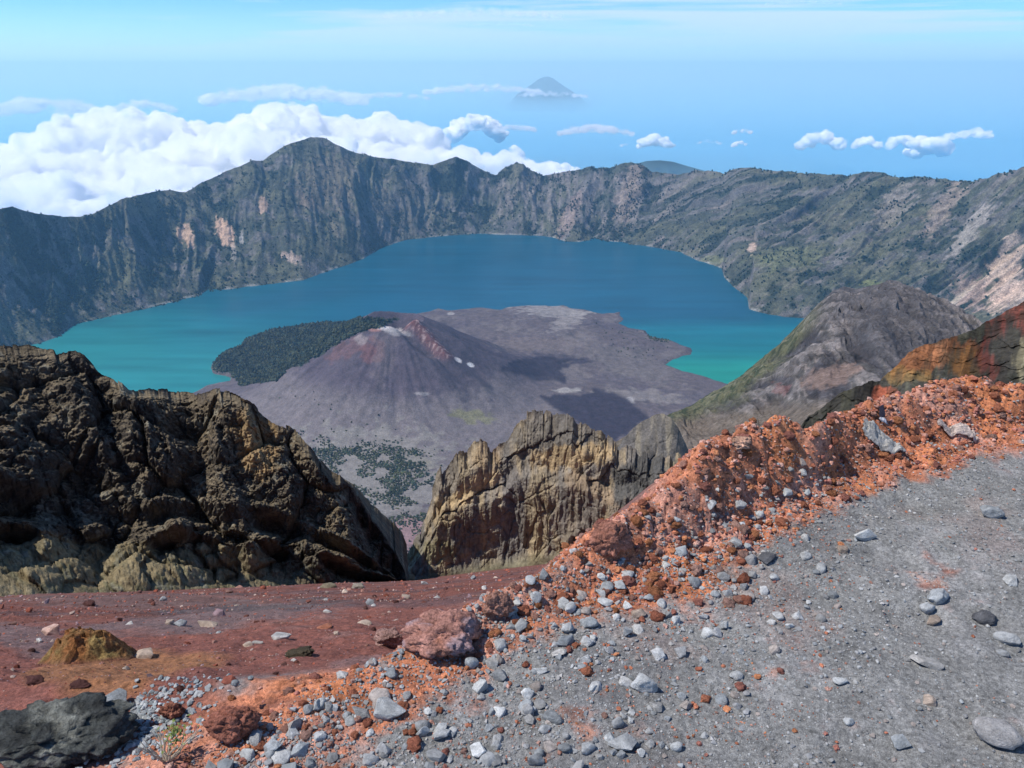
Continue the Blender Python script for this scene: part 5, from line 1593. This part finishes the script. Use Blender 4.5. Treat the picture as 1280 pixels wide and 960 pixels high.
small_cloud(595, 152, 62, 30, 30000, 'puffy white cloud at the right end of the cloud bank', 1)
small_cloud(818, 174, 42, 16, 27000, 'compact white cloud low over the sea right of the pale strip', 2)
small_cloud(1025, 172, 58, 20, 27000, 'domed white cloud, leftmost of the row on the right', 3)
small_cloud(1083, 176, 34, 13, 27000, 'small white cloud second in the row on the right', 4)
small_cloud(1127, 174, 34, 15, 27000, 'slanting white cloud just left of the widest one in the row', 5)
small_cloud(1165, 178, 46, 24, 27500, 'thickest white cloud in the row on the right', 6)
small_cloud(1216, 165, 66, 13, 28000, 'long thin white cloud above the right end of the row', 7)
small_cloud(928, 162, 26, 8, 29000, 'tiny cloud, upper one of a pair over the sea', 8, 14)
small_cloud(926, 178, 22, 8, 27000, 'tiny cloud, lower one of a pair over the sea', 9, 14)
small_cloud(886, 176, 30, 6, 27000, 'faint flat cloud left of the tiny pair', 10, 14, wisp=True)
small_cloud(745, 160, 88, 12, 29000, 'long pale cloud strip below the island peak', 11, 40, wisp=True)
small_cloud(784, 179, 16, 6, 27000, 'tiny cloud touching the left of the compact white one', 12, 12)
small_cloud(645, 158, 50, 9, 29000, 'wispy cloud between the cloud bank and the pale strip', 13, 24, wisp=True)
small_cloud(55, 130, 150, 20, 31500, 'long low cloud far behind the cloud bank on the left', 14, 40, wisp=True)
small_cloud(180, 130, 70, 12, 31500, 'flat distant cloud above the middle of the cloud bank', 15, 26, wisp=True)
small_cloud(355, 114, 190, 20, 32000, 'ragged distant cloud above the dark peak', 16, 50, wisp=True)
small_cloud(605, 109, 140, 11, 32000, 'thin distant cloud strip left of the island peak', 17, 40, wisp=True)
small_cloud(480, 118, 110, 9, 32000, 'faint distant cloud between the two longer strips', 19, 30, wisp=True)
small_cloud(686, 116, 90, 8, 32000, 'white cloud collar under the island peak', 18, 24, wisp=True)

for cpx, cpy, cw, ch, lab, sd0 in ((590, 13, 210, 13, 'long flat grey cloud at the top edge of the sky', 31), (622, 29, 84, 5, 'small flat grey cloud just under the long grey one', 32), (1005, 2, 90, 5, 'faint grey cloud streak cut by the top edge of the sky', 33)):
    small_cloud(cpx, cpy, cw, ch, 31000, lab, sd0, n=300, wisp='grey')
# ------------------------------------------------------------------ haze
def haze_box(name, x0, x1, y0, y1, z0, z1, density, col):
    bm = bmesh.new()
    v = [bm.verts.new((x, y, z)) for z in (z0, z1) for x, y in ((x0, y0), (x1, y0), (x1, y1), (x0, y1))]
    for f in ((3, 2, 1, 0), (4, 5, 6, 7), (0, 1, 5, 4), (1, 2, 6, 5), (2, 3, 7, 6), (3, 0, 4, 7)):
        bm.faces.new([v[i] for i in f])
    me = bpy.data.meshes.new(name); bm.to_mesh(me); bm.free()
    m = bpy.data.materials.new(name); m.use_nodes = True
    nt = m.node_tree; nt.nodes.remove(nt.nodes['Principled BSDF'])
    pv = nt.nodes.new('ShaderNodeVolumePrincipled')
    pv.inputs['Color'].default_value = (*col, 1); pv.inputs['Density'].default_value = density; pv.inputs['Anisotropy'].default_value = 0.2
    nt.links.new(pv.outputs[0], nt.nodes['Material Output'].inputs['Volume'])
    o = link(name, me, m)
    tag(o, 'pale blue air over the caldera' if name == 'haze' else 'pale blue air over the sea', kind='stuff')


haze_box('haze', -9000, 9000, -2500, 11600, -1660, 60, 2.7e-5, (0.32, 0.66, 1.0))
haze_box('sea_haze', -200000, 200000, 33500, 190000, -2890, 2800, 2.2e-5, (0.84, 0.99, 1.0))
haze_box('sea_haze', -200000, 200000, 24000, 190000, -7500, -2900, 9.0e-5, (0.70, 0.96, 1.0))

# ------------------------------------------------------------------ light, sky, camera
SUN_EL, SUN_AZ = R(55), R(-96)          # azimuth from +Y, negative = to the left
sd_ = np.array((math.sin(SUN_AZ) * math.cos(SUN_EL), math.cos(SUN_AZ) * math.cos(SUN_EL), math.sin(SUN_EL)))
sun = bpy.data.lights.new('sun', 'SUN'); sun.energy = 3.7; sun.angle = R(0.5); sun.color = (1.0, 0.955, 0.88)
so = bpy.data.objects.new('sun', sun); COL.objects.link(so)
from mathutils import Vector
so.rotation_euler = Vector(tuple(sd_)).to_track_quat('Z', 'Y').to_euler()
so.location = tuple(sd_ * 100)

world = bpy.data.worlds.new('World'); scene.world = world; world.use_nodes = True
nt = world.node_tree; N, L = nt.nodes, nt.links
bg = N['Background']
sky = N.new('ShaderNodeTexSky'); sky.sky_type = 'NISHITA'; sky.sun_disc = False
sky.sun_elevation = SUN_EL; sky.sun_rotation = SUN_AZ; sky.altitude = 3600; sky.air_density = 1.0; sky.dust_density = 0.2; sky.ozone_density = 2.0
tc = N.new('ShaderNodeTexCoord')
mp = N.new('ShaderNodeMapping'); mp.inputs['Scale'].default_value = (2.0, 2.0, 52)
L.new(tc.outputs['Generated'], mp.inputs['Vector'])
nz = N.new('ShaderNodeTexNoise'); nz.inputs['Scale'].default_value = 1.0; nz.inputs['Detail'].default_value = 7; nz.inputs['Roughness'].default_value = 0.55; nz.inputs['Distortion'].default_value = 0.4
L.new(mp.outputs[0], nz.inputs['Vector'])
rp = N.new('ShaderNodeMapRange'); rp.inputs['From Min'].default_value = 0.47; rp.inputs['From Max'].default_value = 0.575; rp.inputs['To Max'].default_value = 0.8
L.new(nz.outputs['Fac'], rp.inputs['Value'])
# clearer blue towards the left, thin veil elsewhere, less veil right at the horizon
sp = N.new('ShaderNodeSeparateXYZ'); L.new(tc.outputs['Generated'], sp.inputs[0])
hz = N.new('ShaderNodeMapRange'); hz.interpolation_type = 'SMOOTHSTEP'; hz.inputs['From Min'].default_value = -0.005; hz.inputs['From Max'].default_value = 0.06; hz.inputs['To Min'].default_value = 0.9
L.new(sp.outputs['Z'], hz.inputs['Value'])
lf = N.new('ShaderNodeMapRange'); lf.interpolation_type = 'SMOOTHSTEP'; lf.inputs['From Min'].default_value = -0.55; lf.inputs['From Max'].default_value = 0.0; lf.inputs['To Min'].default_value = -0.13; lf.inputs['To Max'].default_value = 0.05
L.new(sp.outputs['X'], lf.inputs['Value'])
ad = N.new('ShaderNodeMath'); ad.operation = 'ADD'; L.new(nz.outputs['Fac'], ad.inputs[0]); L.new(lf.outputs[0], ad.inputs[1]); L.new(ad.outputs[0], rp.inputs['Value'])
hi = N.new('ShaderNodeMapRange'); hi.interpolation_type = 'SMOOTHSTEP'; hi.inputs['From Min'].default_value = 0.16; hi.inputs['From Max'].default_value = 0.4; hi.inputs['To Min'].default_value = 1.0; hi.inputs['To Max'].default_value = 0.15
L.new(sp.outputs['Z'], hi.inputs['Value'])
m2 = N.new('ShaderNodeMath'); m2.operation = 'MULTIPLY'; L.new(rp.outputs[0], m2.inputs[0]); L.new(hi.outputs[0], m2.inputs[1])
mu = N.new('ShaderNodeMath'); mu.operation = 'MULTIPLY'; L.new(m2.outputs[0], mu.inputs[0]); L.new(hz.outputs[0], mu.inputs[1])
tint = N.new('ShaderNodeMix'); tint.data_type = 'RGBA'; tint.blend_type = 'MULTIPLY'; tint.inputs['Factor'].default_value = 1.0; tint.inputs['B'].default_value = (0.40, 0.68, 0.97, 1)
L.new(sky.outputs[0], tint.inputs['A'])
mxc = N.new('ShaderNodeMix'); mxc.data_type = 'RGBA'
L.new(mu.outputs[0], mxc.inputs['Factor']); L.new(tint.outputs['Result'], mxc.inputs['A'])
mxc.inputs['B'].default_value = (3.7, 4.5, 4.95, 1)
L.new(mxc.outputs['Result'], bg.inputs['Color'])
bg.inputs['Strength'].default_value = 0.14

cam = bpy.data.cameras.new('camera'); co_ = bpy.data.objects.new('camera', cam); COL.objects.link(co_)
cam.sensor_width = 36; cam.lens = 36 * F / 1280
cam.clip_start = 0.05; cam.clip_end = 600000
co_.location = (0, 0, 0); co_.rotation_euler = (R(90) - PITCH, 0, 0)
scene.camera = co_

vs = scene.view_settings
vs.view_transform = 'Standard'; vs.look = 'None'; vs.exposure = 0.45; vs.gamma = 1.0; vs.use_curve_mapping = False
scene.render.engine = 'CYCLES'
scene.cycles.max_bounces = 20; scene.cycles.diffuse_bounces = 3; scene.cycles.volume_bounces = 20
scene.cycles.use_denoising = True
